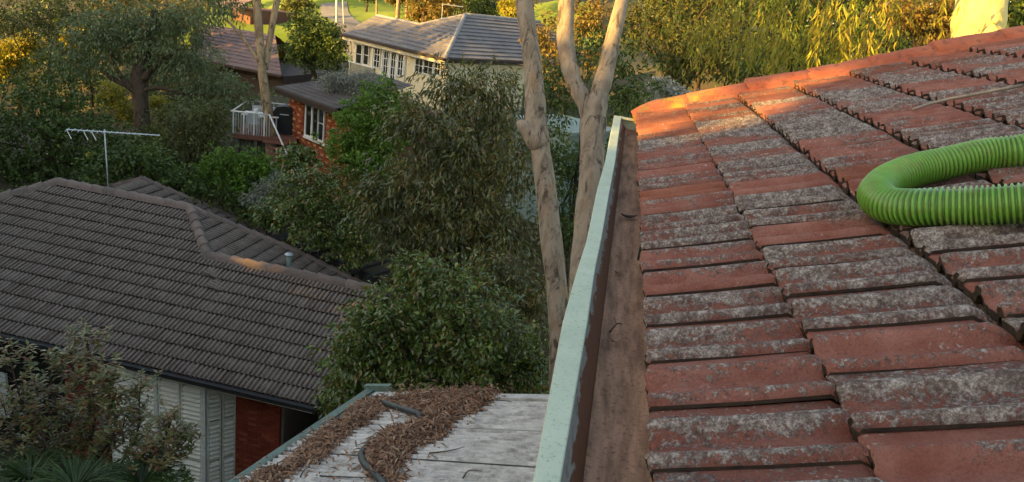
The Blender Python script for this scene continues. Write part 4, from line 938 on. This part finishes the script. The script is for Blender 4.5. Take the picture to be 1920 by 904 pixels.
# ================================================================== low house with the mauve roof among the trees
mh = empty('house', 'low house with mauve tiled roof half hidden behind gum trunks', 'house')
q0, q1, q2, q3 = at_d(355, 108, 47), at_d(528, 142, 45), at_d(366, 42, 53), at_d(516, 66, 51)
mr = empty('roof', None, None); mr.parent = mh; courses('roof_courses', q0, q1, q2, q3, 11, 'mauve_roof', mr, .05, 1, .006)
bk = nz(np.cross(q1 - q0, [0, 0, 1.0])); bk = bk if bk[1] > 0 else -bk
courses('roof_courses', q2 + bk * 4 - [0, 0, 2.0], q3 + bk * 4 - [0, 0, 2.0], q2, q3, 6, 'mauve_roof', mr, .05, 2)
hd = nz((q1 - q0) * [1, 1, 0]); c = (q0 + q1) / 2 + bk * 3.2 - [0, 0, 1.5]
MB().box(c, hd * (np.linalg.norm(q1 - q0) / 2 - .3), bk * 2.6, np.array([0, 0, 1.35])).build('wall', 'timber_dark', mh)
MB().box((q0 + q1) / 2 - bk * .05 - [0, 0, .05], nz(q1 - q0) * np.linalg.norm(q1 - q0) / 2, bk * .06, np.array([0, 0, .06])).build('gutter', 'timber_dark', mh)
mc = empty('house', 'red brick house glimpsed above the mauve roof behind the gum', 'house'); q = at_d(474, 18, 60)
MB().box(q + np.array([0, 2, -1.6]), D2 * 1.6, M2 * 2.0, np.array([0, 0, 1.6])).build('wall', 'red_mortar', mc); MB().prism([q + D2 * -2.0 + M2 * -2.4, q + D2 * 2.0 - M2 * 2.4, q + [0, 2, 1.2]], (0, 0, .08)).build('roof', 'mauve_roof', mc)
# street poles on the hill
for px, yb, D, r, lab in ((632, 42, 60, .09, 'pale upright pole beside the hillside path'), (646, 36, 60, .05, 'thin leaning pale pole next to the upright pole')):
    b = at_d(px, yb, D); t = at_d(px - (1 if px == 632 else 8), yb - 120, D); t = np.array([t[0], t[1], b[2] + 5.2]); mb = MB(); mb.tube([b - [0, 0, .8], t], [r, r * .8], 8); tag(mb.build('pole', 'white_paint', None, True), lab, 'pole')

# ================================================================== trees and shrubs
def PL(px, py, D, rx, ry, dr=None):
    c = at_d(px, py, D); k = D / F_PX; return (*c, rx * k, dr if dr else (rx + ry) * .5 * k, ry * k)
def lobes_px(lst, D): return [PL(a[0], a[1], D + (a[4] if len(a) > 4 else 0), a[2], a[3]) for a in lst]
def base_under(lobes, i=0): x, y = lobes[i][0], lobes[i][1]; return np.array([x, y, gz(x, y)])
def bush(name, label, cat, lst, D, n, L, W, seed, leaf, droop=.3, per=14, spread=.9, fill=.55, r=.07, barkm='dark_bark', group=None, base=None, keep=None, curl=.08):
    lb = lobes_px(lst, D); c = np.mean([l[:3] for l in lb], 0); b = np.array([c[0], c[1], gz(c[0], c[1])]) if base is None else np.array(base)
    top = b * .35 + c * .65
    return tree(name, label, cat, b, top, r, lb, n, L, W, seed, leaf, barkm, droop, group, per, spread, fill, keep, .04, curl=curl)
def trunk_px(mb, pts, D, seed, sides=20, n=60, jit=.05, dD=0.0):
    P = np.array([np.r_[at_d(x, y, D + dD * i), w * .5 * D / F_PX] for i, (x, y, w) in enumerate(pts)]); S = spline(P, n); rg = np.random.default_rng(seed)
    mb.tube(S[:, :3], S[:, 3] * (1 + .03 * np.sin(np.arange(n) * .9 + seed) + rg.normal(0, .012, n)), sides, jit, seed)
    return S

# twin gum trunks just past the carport
ga = empty('gum_tree', 'single smooth gum trunk with a knotted bulge beside the forked trunk', 'tree'); mb = MB()
S = trunk_px(mb, [(958, -420, 28), (972, -180, 30), (983, 0, 33), (993, 80, 34), (1000, 130, 35), (1003, 180, 37), (1004, 222, 42), (1010, 262, 40), (1018, 310, 38), (1026, 380, 39), (1034, 450, 40), (1043, 530, 41), (1049, 610, 42), (1052, 700, 44), (1054, 800, 48)], 11.0, 1)
mb.tube(spline([at_d(1016, 275, 11.0), at_d(1000, 252, 10.98), at_d(984, 238, 10.93), at_d(969, 229, 10.9)], 12), [.17, .185, .19, .185, .175, .16, .14, .12, .10, .08, .055, .02], 16, .10, 3)
mb.build('trunk', 'gum_bark', ga, True)
top = at_d(958, -420, 11); lbA = rand_lobes(top + [-.5, .5, 1.2], (2.4, 2.4, 1.5), 8, 21); mb = MB(); limbs(mb, top, lbA, .1, 5); mb.build('limb', 'gum_bark', ga, True); crown(lbA, 5000, .18, .035, 22, 'leaf_olive', ga, .8)
gb = empty('gum_tree', 'forked smooth gum trunk rising behind the end of the green gutter', 'tree'); mb = MB(); DB = 9.9
trunk_px(mb, [(1060, -300, 28), (1063, -120, 30), (1062, 0, 31), (1060, 60, 32), (1064, 110, 33), (1075, 150, 32), (1090, 180, 32), (1102, 205, 33), (1108, 230, 37)], DB, 5, 18, 44)
trunk_px(mb, [(1222, -300, 22), (1186, -120, 24), (1166, 0, 25), (1152, 60, 29), (1143, 100, 32), (1134, 140, 33), (1124, 175, 37), (1116, 205, 45), (1112, 240, 48), (1110, 300, 45), (1104, 360, 44), (1098, 430, 44), (1092, 500, 45), (1086, 620, 48), (1082, 760, 52), (1080, 860, 56)], DB, 8, 22, 80)
mb.build('trunk', 'gum_bark', gb, True)
lbB = rand_lobes(at_d(1060, -340, DB) + [0, .4, 1.0], (1.9, 1.9, 1.2), 6, 31) + rand_lobes(at_d(1225, -320, DB) + [.3, .3, 1.0], (1.9, 1.9, 1.2), 6, 32); mb = MB(); limbs(mb, at_d(1060, -300, DB), lbB[:6], .08, 6); limbs(mb, at_d(1222, -300, DB), lbB[6:], .08, 7); mb.build('limb', 'gum_bark', gb, True)
crown(lbB, 5000, .18, .035, 33, 'leaf_olive', gb, .8)

def strands(name, anchors, nl, seed, length, L, W, mat, parent, sway=.12):
    """hanging strings of long narrow leaves"""
    rg = np.random.default_rng(seed); P = []; A = []
    for a in anchors:
        ln = length * rg.uniform(.5, 1.2); d = rg.normal(0, sway, 2)
        for k in range(nl):
            t = (k + rg.uniform(0, .8)) / nl; p = np.array(a) + [d[0] * t, d[1] * t, -ln * t] + rg.normal(0, .025, 3); P.append(p); A.append([rg.normal(0, .38), rg.normal(0, .38), -1])
    P = np.array(P); n = len(P); me = leaf_mesh(name, P, np.array(A), unit(n, rg), L * rg.uniform(.6, 1.3, n), W * rg.uniform(.8, 1.2, n), .2, .10); me.materials.append(MATS[mat]); return inst(name, me, parent)
# lemon barked gum past the ridge with its weeping branches
gl = empty('gum_tree', 'thick lemon barked gum trunk behind the red roof with weeping yellow leaves', 'tree'); mb = MB(); DL = 13.5
trunk_px(mb, [(1925, -420, 64), (1880, -200, 76), (1850, -60, 84), (1838, 20, 88), (1830, 80, 88), (1822, 160, 90), (1815, 300, 94), (1810, 420, 100)], DL, 12, 24, 50, .03)
kq = at_d(1866, 40, DL - .42); mb.tube([kq + [0, .12, 0], kq + [0, -.04, 0]], [.07, .045], 10, .1, 2)
mb.build('trunk', 'lemon_bark', gl, True)
rgl = np.random.default_rng(77); mb = MB(); anchors = []
lt = at_d(1905, -330, DL)
for (x, y, D) in ((1330, -10, 12.6), (1420, -60, 13.0), (1500, -30, 12.7), (1580, -50, 13.2), (1650, -20, 13.0), (1400, 20, 12.4), (1470, 40, 12.8), (1540, 10, 12.5), (1610, 30, 12.8), (1210, -40, 11.5), (1740, -40, 13.2)):
    e = at_d(x, y, D); m_ = lt * .4 + e * .6 + [0, 0, .7]; p = spline([lt, m_, e], 9); mb.tube(p, np.linspace(.07, .012, 9), 6)
    for k in range(9 if x > 1250 and x < 1700 else 6): anchors.append(e + rgl.normal(0, 1, 3) * [.36, .34, .18])
for (x, y) in [(1600, 70), (1480, 70), (1380, 30), (1560, 60), (1640, 60), (1500, 100), (1440, 90), (1350, 60), (1580, 105), (1660, 95)]:
    for k in range(7): anchors.append(at_d(x + rgl.normal(0, 22), y + rgl.normal(0, 14) - 20, 12.7 + rgl.normal(0, .3)))
strands('crown', anchors, 17, 78, .70, .19, .027, 'leaf_yellow', gl)
for a in anchors: mb.tube([a, a + rgl.normal(0, .03, 3) + [0, 0, -.3], a + rgl.normal(0, .06, 3) + [0, 0, -.6]], [.0028, .002, .0012], 4)
mb.build('limb', 'dark_bark', gl, True)

# the broad brown-green gum in the middle
bush('gum_tree', 'broad bushy gum with brownish leaves in front of the cream house', 'tree', [(850, 165, 75, 55), (775, 230, 75, 60), (925, 180, 70, 70), (860, 290, 110, 85), (955, 300, 60, 95), (760, 360, 85, 80), (875, 400, 110, 80), (700, 370, 50, 60), (800, 460, 90, 50), (940, 440, 70, 70), (730, 430, 55, 50)], 17.0, 21000, .16, .042, 101, 'leaf_brown_gum', .75, 12, .95, .5, .13, base=at_d(900, 600, 17.5) * [1, 1, 0] + [0, 0, -2])
bush('gum_tree', 'dark leafy gum filling the gap behind the twin trunks', 'tree', [(1040, 170, 60, 70), (1030, 290, 60, 80), (1100, 330, 80, 70), (1180, 180, 60, 80), (1200, 290, 60, 60), (1060, 430, 60, 60), (1140, 100, 60, 60)], 20.0, 9000, .16, .055, 111, 'leaf_darkgreen', .5, 12, .95, .5, .12)
bush('shrub', 'bright green rounded shrub beside the patterned brick house', 'shrub', [(715, 178, 45, 32), (690, 225, 60, 45), (735, 230, 50, 50), (660, 275, 60, 45), (700, 300, 60, 60)], 22.5, 14000, .105, .06, 121, 'leaf_bright', .35, 14, .9, .45)
bush('shrub', 'mid green spreading shrub below the brick house stairs', 'shrub', [(610, 340, 60, 40), (570, 385, 60, 40), (640, 390, 70, 55), (600, 430, 60, 45), (690, 440, 50, 50), (540, 350, 40, 30), (660, 470, 60, 30)], 22.0, 13000, .11, .055, 131, 'leaf_dense', .35, 14, .9, .5)
bush('shrub', 'dense glossy green shrub between the carport and the brown roof', 'shrub', [(830, 535, 95, 48), (735, 590, 80, 65), (890, 620, 125, 75), (655, 680, 62, 70), (775, 680, 105, 70), (955, 670, 75, 70), (700, 640, 70, 70), (985, 720, 50, 50), (850, 720, 110, 50), (640, 740, 45, 40), (780, 500, 40, 30)], 11.5, 26000, .095, .040, 141, 'leaf_dense', .45, 14, .9, .45)
# brown dead-leaf tangle between dense shrub and trunks
bush('shrub', 'sparse brown leaved shrub under the trunks behind the dense green shrub', 'shrub', [(960, 530, 60, 60), (1010, 570, 45, 70), (920, 500, 50, 40)], 14.5, 2600, .12, .04, 151, 'leaf_brown_gum', .7, 10, 1.1, .6, .06)
# magnolia like shrub in front of the shutters
mg = empty('shrub', 'tall upright shrub with coppery backed leaves before the shutters', 'shrub'); DM = 11.6; rgm = np.random.default_rng(161)
stems = [((165, 900), (168, 780), (165, 660), (162, 615)), ((150, 910), (120, 800), (95, 720), (90, 668)), ((130, 910), (60, 800), (25, 700), (18, 635)), ((180, 905), (215, 800), (205, 730), (190, 668)), ((200, 910), (255, 820), (262, 740), (268, 722)), ((230, 915), (290, 850), (318, 800), (322, 775)), ((240, 915), (300, 870), (345, 830), (352, 800)), ((150, 910), (180, 760), (140, 700), (130, 650)), ((110, 915), (40, 850), (15, 790), (5, 745)), ((170, 905), (150, 820), (190, 760), (225, 700)), ((160, 905), (190, 850), (230, 800), (245, 765)), ((120, 905), (90, 840), (60, 770), (50, 720)), ((250, 915), (270, 880), (285, 840), (300, 815)), ((140, 905), (110, 850), (130, 800), (150, 740))]
mb = MB(); P = []; A = []
for i, s_ in enumerate(stems):
    p = spline([at_d(x, y, DM + rgm.normal(0, .1) + (.3 if k == 0 else 0) + .25 * math.sin(i * 2.1)) for k, (x, y) in enumerate(s_)], 16); mb.tube(p, np.linspace(.022, .006, 16), 6)
    for k in range(3, 16):
        for b in range(4 if k < 15 else 1):
            e = p[k] + (unit(1, rgm)[0] * [.30, .30, .14] + [0, 0, .10]) * rgm.uniform(.3, 1.2) if k < 15 else p[k]
            if k < 15: mb.tube([p[k - 1], (p[k - 1] + e) / 2 + [0, 0, -.01], e], [.006, .004, .003], 4)
            for q in range(8):
                an = q * 2.4 + rgm.uniform(0, 1); P.append(e + [0, 0, -.012 * q]); A.append([math.cos(an), math.sin(an), rgm.uniform(-.25, .9)])
mb.build('stem', 'dark_bark', mg, True); P = np.array(P); A = np.array(A); n = len(P)
nn = np.cross(A, np.cross([0, 0, 1.0], A)) + unit(n, rgm) * .25
me = leaf_mesh('crown', P, A, nn, .125 * rgm.uniform(.6, 1.25, n), .048 * rgm.uniform(.8, 1.2, n), .2, .10); me.materials.append(MATS['leaf_magnolia']); inst('crown', me, mg)
# strappy plants at its foot
for i, (px, py, D, lab) in enumerate(((55, 905, 11.0, 'clump of dark strap leaves below the tall coppery shrub'), (265, 915, 11.2, 'clump of dark strap leaves under the shuttered window'), (140, 925, 10.6, 'low clump of strap leaves between the other two clumps'))):
    sp = empty('strap_plant', lab, 'plant', 'strap leaved plants'); c = at_d(px, py, D); rg = np.random.default_rng(200 + i); v = []; f = []
    for k in range(330):
        an = rg.uniform(0, 6.283); ln = rg.uniform(.45, .95); rr = rg.uniform(0, .16); d = np.array([math.cos(an), math.sin(an), 0]); sd = np.array([-d[1], d[0], 0]); b = c + d * rr; k0 = len(v)
        for s_ in range(6):
            t = s_ / 5; p = b + d * ln * .75 * t ** 1.3 + np.array([0, 0, ln * (1.0 * t - .85 * t * t * rg.uniform(.8, 1.05))]); w = .0075 * (1 - t ** 3) + .001; v += [p - sd * w, p + sd * w]
        f += [(k0 + 2 * s_, k0 + 2 * s_ + 1, k0 + 2 * s_ + 3, k0 + 2 * s_ + 2) for s_ in range(5)]
    obj('crown', v, f, 'leaf_strap', sp, True); MB().tube([(c[0], c[1], c[2] - .25), (c[0], c[1], c[2] + .02)], [.12, .10], 8).build('stem', 'dark_bark', sp, True)
bush('shrub', 'leafy ground cover under the strap plants by the brown house', 'shrub', [(100, 905, 70, 30), (200, 900, 60, 28), (310, 905, 60, 25), (0, 900, 50, 25)], 11.9, 2600, .09, .05, 211, 'leaf_dense', .2, 14, .9, .6, .03)

# the tall trees behind the brown roof
tg = empty('gum_tree', 'grey leaved gum with a dark forking trunk behind the television aerial', 'tree'); mb = MB(); DG = 33.0
trunk_px(mb, [(262, 420, 34), (264, 300, 30), (266, 240, 27), (264, 190, 28), (262, 150, 34), (268, 120, 26), (280, 60, 18), (290, 20, 12)], DG, 41, 14, 40, .12); 
trunk_px(mb, [(258, 175, 13), (240, 162, 11), (215, 150, 9), (195, 135, 7)], DG - .2, 42, 8, 16); trunk_px(mb, [(245, 165, 9), (228, 145, 8), (215, 120, 6), (205, 90, 5)], DG - .2, 43, 8, 16); trunk_px(mb, [(268, 150, 14), (285, 130, 12), (310, 110, 9), (340, 90, 6)], DG - .2, 44, 8, 16); trunk_px(mb, [(266, 170, 8), (300, 165, 7), (340, 175, 5), (400, 180, 3)], DG - .2, 45, 8, 16)
mb.build('trunk', 'dark_bark', tg, True)
lg = lobes_px([(300, 75, 85, 55), (220, 90, 75, 48), (350, 110, 70, 50), (250, 40, 90, 45), (395, 165, 70, 34), (440, 180, 42, 28), (180, 60, 70, 40), (340, 30, 70, 40), (140, 105, 60, 38), (370, 210, 60, 30)], DG)
crown(lg, 16000, .22, .06, 46, 'leaf_greygum', tg, .6, 12, 1.0, .5)
bush('tree', 'dark green rounded tree behind the brown roof ridge', 'tree', [(60, 230, 100, 60), (160, 250, 90, 60), (30, 310, 90, 45), (130, 310, 100, 40), (220, 300, 60, 45), (-40, 260, 70, 70), (110, 190, 70, 35)], 30.0, 15000, .16, .085, 221, 'leaf_darkgreen', .3, 14, .9, .45, .2)
bush('tree', 'olive brown bushy tree between the aerial and the timber deck', 'tree', [(340, 250, 65, 60), (390, 240, 45, 50), (320, 320, 60, 40), (280, 280, 50, 50), (375, 300, 50, 40), (410, 210, 30, 30)], 30.5, 9000, .15, .06, 231, 'leaf_olive', .5, 12, .95, .5, .14)
bush('shrub', 'low bright green shrub below the timber deck', 'shrub', [(430, 300, 50, 28), (480, 310, 40, 28), (395, 330, 40, 25), (450, 340, 55, 25), (510, 320, 25, 20)], 27.0, 7000, .11, .07, 241, 'leaf_bright', .25, 14, .9, .5)
bush('shrub', 'grey leaved tangle of shrub by the foot of the white stair rail', 'shrub', [(505, 355, 30, 20), (485, 375, 30, 18), (530, 372, 30, 22), (520, 335, 16, 18)], 25.0, 2600, .13, .035, 251, 'leaf_silver', .4, 10, 1.1, .6, .05)
bush('shrub', 'silvery grey shrub spilling over the dark low roof', 'shrub', [(640, 150, 36, 18), (672, 165, 30, 22), (618, 158, 24, 12), (655, 182, 30, 14), (690, 150, 24, 20)], 30.0, 5200, .14, .04, 261, 'leaf_silver', .4, 12, 1.1, .6, .06)
bush('tree', 'dark dense tree between the mauve roof and the cream house', 'tree', [(590, 70, 50, 45), (560, 100, 35, 35), (620, 105, 38, 40), (580, 45, 38, 30), (630, 75, 25, 30)], 43.0, 8500, .20, .09, 271, 'leaf_darkgreen', .35, 14, .9, .45, .2)
bush('tree', 'sunlit yellow green tree at the far end of the valley', 'tree', [(25, 100, 36, 30), (60, 85, 22, 25), (-10, 120, 40, 34)], 47.0, 5000, .24, .12, 281, 'leaf_yellow', .3, 14, .9, .45, .2)
bush('tree', 'pale sunlit foliage patch showing behind the grey leaved gum', 'tree', [(140, 72, 22, 16), (190, 60, 20, 16)], 47.0, 1800, .24, .12, 282, 'leaf_yellow', .3, 14, .9, .45, .12)
bush('shrub', 'small golden shrub lit by the sun beside the olive tree', 'shrub', [(355, 245, 14, 24), (378, 270, 10, 12)], 34.0, 1400, .16, .07, 291, 'leaf_gold', .3, 12, .9, .5, .05)
bush('tree', 'pale olive sunlit foliage low between the dark trunk and the rounded tree', 'tree', [(210, 180, 28, 28), (235, 210, 22, 22), (290, 250, 16, 14), (300, 200, 20, 20)], 37.0, 3600, .18, .08, 292, 'leaf_yellow', .3, 12, .9, .5, .08)
for i, (lst, D, lf, lab) in enumerate((([(90, 40, 80, 50), (20, 30, 70, 50), (160, 20, 60, 40)], 44, 'leaf_olive', 'olive tree crown above the sunlit yellow tree'), ([(110, 140, 80, 40), (190, 150, 50, 40), (40, 170, 60, 40)], 40, 'leaf_darkgreen', 'dark tree behind the rounded tree by the aerial'),
        ([(330, 190, 70, 40), (420, 150, 40, 30), (300, 140, 50, 40), (380, 120, 40, 30)], 40, 'leaf_greygum', 'grey green tree screening the wall under the mauve roof'), ([(260, 300, 70, 40), (190, 330, 60, 30), (340, 340, 60, 25), (420, 365, 60, 22), (480, 400, 50, 20)], 26.5, 'leaf_darkgreen', 'low dark hedge tucked behind the brown roof'),
        ([(330, 15, 60, 30), (250, 0, 60, 30), (200, 10, 50, 30)], 50, 'leaf_olive', 'olive tree showing over the grey leaved gum'), ([(560, 300, 35, 22), (520, 400, 45, 25), (600, 470, 60, 25)], 24.0, 'leaf_dense', 'leafy shrub under the foot of the brick house wall'))):
    bush('tree', lab, 'tree', lst, D, 5200, .18, .08, 600 + i * 3, lf, .4, 12, .95, .5, .12)
# gum with the pale trunk by the deck
gp = empty('gum_tree', 'gum with pale streaked trunks standing beside the timber deck', 'tree'); mb = MB(); DP = 31.6
trunk_px(mb, [(478, -260, 12), (480, -120, 14), (482, 0, 15), (485, 50, 15), (488, 90, 15), (491, 130, 16), (497, 175, 17), (503, 215, 19), (508, 270, 21), (509, 330, 24)], DP, 51, 14, 50, .09)
trunk_px(mb, [(550, -200, 8), (532, -60, 10), (520, 0, 12), (511, 45, 12), (503, 90, 12), (497, 130, 11)], DP + .15, 52, 10, 24, .1); trunk_px(mb, [(425, 38, 4), (445, 58, 6), (465, 85, 7), (487, 116, 9)], DP - .1, 53, 9, 20, .1)
mb.build('trunk', 'pale_far_bark', gp, True)
lp = lobes_px([(430, 20, 50, 30), (400, -10, 60, 40), (500, -120, 90, 50), (420, -100, 80, 50), (560, -90, 70, 40), (380, 30, 30, 24)], DP); crown(lp, 6000, .22, .05, 54, 'leaf_greygum', gp, .7, 12, 1.0)
# mint coloured shed glimpsed through leaves
sh = empty('shed', 'pale mint shed glimpsed through the leaves behind the twin trunks', 'shed'); q = at_d(1040, 340, 25.5)
MB().box(q + np.array([0, 1.5, 0]), D2 * 1.3, M2 * 1.2, np.array([0, 0, 1.7])).build('wall', 'vent_green', sh); MB().box(q + np.array([0, 1.5, 1.75]), D2 * 1.45, M2 * 1.35, np.array([0, 0, .05])).build('roof', 'vent_green', sh)
bush('shrub', 'white flowering shrub just beyond the roof verge', 'shrub', [(1240, 165, 28, 18), (1285, 178, 30, 12), (1222, 185, 20, 14)], 24.0, 1800, .10, .06, 301, 'leaf_white', .3, 12, .9, .5, .05)
bush('tree', 'olive tree behind the white flowering shrub', 'tree', [(1230, 60, 60, 55), (1290, 110, 55, 50), (1340, 60, 60, 60), (1260, 130, 40, 40), (1180, 40, 40, 40), (1380, 130, 50, 40), (1240, -30, 70, 50), (1360, -30, 70, 50)], 26.0, 11000, .17, .06, 311, 'leaf_olive', .5, 12, .95, .5, .16)
bush('tree', 'dark olive tree behind the weeping yellow leaves', 'tree', [(1480, 60, 80, 70), (1580, 50, 80, 70), (1680, 70, 70, 60), (1420, 110, 60, 40), (1540, 120, 70, 35), (1440, -20, 80, 60), (1560, -40, 80, 60), (1670, -30, 80, 60)], 24.0, 14000, .17, .06, 312, 'leaf_darkgreen', .5, 12, .95, .5, .16)
bush('tree', 'golden leaved tree between the weeping leaves and the lemon trunk', 'tree', [(1735, 40, 50, 40), (1770, 70, 35, 30), (1700, 20, 50, 40), (1790, 20, 40, 40)], 21.0, 4200, .15, .05, 313, 'leaf_gold', .5, 12, .95, .5, .12)
bush('tree', 'dark tree beyond the lemon trunk', 'tree', [(1900, 30, 50, 40), (1950, 20, 50, 60), (1880, 0, 40, 40), (2020, 0, 60, 60)], 20.0, 4500, .15, .06, 314, 'leaf_darkgreen', .4, 12, .95, .5, .12)
bush('tree', 'rusty golden tree right behind the single gum trunk', 'tree', [(1020, 70, 40, 45), (1100, 40, 50, 50), (1035, 130, 30, 30), (1120, 110, 30, 30)], 30.0, 4500, .17, .07, 315, 'leaf_gold', .5, 12, .95, .5, .14)
for i, (x, lf, lab) in enumerate(((1330, 'leaf_olive', 'tall olive tree closing the view behind the white flowering shrub'), (1500, 'leaf_darkgreen', 'tall dark tree closing the view behind the weeping leaves'), (1690, 'leaf_olive', 'tall olive tree closing the view beside the golden leaved tree'), (1860, 'leaf_darkgreen', 'tall dark tree closing the view behind the lemon trunk'), (2020, 'leaf_olive', 'tall olive tree past the lemon trunk'))):
    bush('tree', lab, 'tree', [(x, 60, 90, 60), (x - 60, 0, 80, 60), (x + 60, -10, 80, 60), (x, -70, 90, 60), (x + 30, 110, 80, 50)], 36.0, 5200, .26, .13, 650 + i * 3, lf, .35, 12, .95, .5, .2)
# hillside trees and golden shrubs beyond the cream house
hill = [(790, 18, 30, 22, 62, 'leaf_gold', 'small golden shrub on the lawn beyond the grey ridge'), (826, 5, 24, 26, 64, 'leaf_yellow', 'yellow shrub on the lawn by the small aerial'), (745, -14, 26, 26, 66, 'leaf_gold', 'orange tinted tree on the lawn'), (905, 8, 46, 34, 60, 'leaf_darkgreen', 'dark tree rising over the grey hip'),
        (965, 12, 30, 30, 55, 'leaf_yellow', 'yellow lit tree beside the single gum trunk'), (690, -14, 20, 14, 72, 'leaf_olive', 'thin olive shrub at the top of the lawn'), (556, 8, 34, 22, 66, 'leaf_olive', 'olive shrub left of the hillside path'), (440, 2, 50, 14, 70, 'leaf_darkgreen', 'dark hedge above the mauve roof'), (870, -6, 30, 20, 70, 'leaf_darkgreen', 'dark shrub behind the small aerial')]
for i, (x, y, rx, ry, D, lf, lab) in enumerate(hill): bush('tree', lab.replace('left of', 'bordering'), 'tree', [(x, y, rx, ry), (x - rx * .4, y + ry * .3, rx * .6, ry * .6), (x + rx * .4, y + ry * .2, rx * .6, ry * .7)], D, 2600, .24, .12, 320 + i * 3, lf, .35, 12, .95, .5, .12)
for i, (x, yb, w, lean, lab) in enumerate(((745, 44, 9, 4, 'stout orange lit trunk on the lawn behind the grey roof'), (762, 40, 5, 1, 'thin pale trunk next to the stout orange lit trunk'), (820, 40, 4, -1, 'slim dark trunk rising behind the small aerial'), (708, 24, 4, -10, 'leaning pale sapling on the sunny lawn'))):
    t = empty('tree', lab, 'tree'); b = at_d(x, yb, 64); tp = at_d(x + lean, yb - 150, 64); mb = MB(); p = spline([b - [0, 0, 1], b * .6 + tp * .4 + [.05, 0, 0], tp], 10); mb.tube(p, np.linspace(w, w * .5, 10) * .5 * 64 / F_PX, 8, .08, i); mb.build('trunk', 'pale_far_bark' if i != 2 else 'dark_bark', t, True)
    lb = rand_lobes(tp, (2.2, 2.2, 1.4), 5, 400 + i); crown(lb, 1600, .26, .1, 410 + i, 'leaf_olive', t, .4)
# woods on the hill: individual trees in three ranks
rgw = np.random.default_rng(500); kinds = [('leaf_olive', 'olive'), ('leaf_darkgreen', 'dark green'), ('leaf_greygum', 'grey green'), ('leaf_gold', 'golden')]
for i in range(40):
    D = (52, 74, 98)[i % 3] + rgw.uniform(-6, 6); px = -260 + (i // 3) * 185 + rgw.uniform(-60, 60) + (i % 3) * 60
    if 395 < px < 800 and D < 93: continue
    c = at_d(px, 0, D); g0 = gz(c[0], c[1]); h = rgw.uniform(6.5, 11); c[2] = g0 + h * .62
    kd = kinds[int(rgw.integers(0, 4)) if D < 90 else int(rgw.integers(0, 3))]
    lb = rand_lobes(c, (h * .36, h * .36, h * .36), 9, 510 + i, (.38, .6))
    tree('tree', '%s %s tree standing in the wooded hillside' % ('tall' if h > 9.3 else 'middling' if h > 7.8 else 'low', kd[1]), 'tree', (c[0], c[1], g0), (c[0] + rgw.normal(0, .4), c[1], g0 + h * .6), .2, lb, 3200, .30, .15, 560 + i * 3, kd[0], 'dark_bark', .35, 'trees of the wooded hillside', 12, .95, .45, None, .03, 2)

# low growth covering the slopes between the houses
rgu = np.random.default_rng(900); n = 26000; x = rgu.uniform(-24, 9, n); y = rgu.uniform(8, 44, n)
def clear(x, y):
    ok = ~((x > -.4) & (y < 8.2)); a = (x - HA[0]) * HD[0] + (y - HA[1]) * HD[1]; b = (x - HA[0]) * HB[0] + (y - HA[1]) * HB[1]
    ok &= ~((a > -8.5) & (a < 7.5) & (b > .2) & (b < 10.5))
    for E_, a1, b1 in ((WE, 8.6, 11), (BE, 4.8, 5)):
        a = (x - E_[0]) * D2[0] + (y - E_[1]) * D2[1]; b = (x - E_[0]) * M2[0] + (y - E_[1]) * M2[1]; ok &= ~((a > -.2) & (a < a1) & (b > 0) & (b < b1))
    return ok & (np.sin(x * .9 + 1) * np.cos(y * .8) + rgu.normal(0, .5, len(x)) > -.35)
k = clear(x, y); x, y = x[k], y[k]; n = len(x); P = np.stack([x, y, ground_z(x, y) + .05 * np.sin(x * 1.7) * np.cos(y * 1.3) + rgu.uniform(0, .35, n)], 1)
ax = unit(n, rgu); ax[:, 2] = np.abs(ax[:, 2]) * .8; me = leaf_mesh('undergrowth', P, ax, unit(n, rgu) * .7 + [0, 0, .7], rgu.uniform(.10, .30, n), rgu.uniform(.05, .13, n), .25, .1); me.materials.append(MATS['leaf_dense'])
tag(inst('undergrowth', me), 'low leafy growth covering the slope between the houses', 'undergrowth', None, 'stuff')

# ================================================================== shade belt: unseen gums added on the sunny side to shade the valley
sd = np.array([SUN_H[1], -SUN_H[0]]); slope = math.tan(R_(SUN_EL))
def belt_keep(P):
    q = P[:, :2] @ sd; ze = P[:, 2] + slope * (P[:, :2] @ SUN_H); hole = (q > -6.9) & (q < -3.3) & (ze > 6.6) & (ze < 9.25); return ~hole  # leaves cut away so a sunbeam reaches the far roof end
for i in range(46):
    q = 18.0 - i * 1.55; dist = (27.0 if i % 2 else 32.0) + 1.2 * math.sin(i * 2.3); c2 = -SUN_H * dist + sd * q; g0 = gz(c2[0], c2[1])
    top = np.interp(q, [-54, -51, -42, -40, -38, -34.5, -33, -32, -30, -22, -20, -11, -10, -8.5, -7, -3, 20], [7.0, 13.0, 13.5, 14, 16.5, 15.0, 15.0, 16, 15.0, 14.0, 19.5, 20, 15.0, 15.0, 17.5, 18.5, 18.5]); top += (dist - 27) * slope * .8; hc = max(top - g0, 4)
    c = np.array([c2[0], c2[1], g0 + hc * .52]); lb = rand_lobes(c, (2.5, 2.5, hc * .46), 18, 700 + i, (.45, .65))
    tree('gum_tree', 'unseen dense gum added on the sunset side to shade the valley', 'tree', (c[0], c[1], g0), (c[0], c[1], g0 + hc * .75), .28, lb, 4000, .71, .49, 740 + i * 3, 'leaf_olive', 'gum_bark', .3, 'added shade belt gums', 14, 1.0, .7, belt_keep, .02, 3)
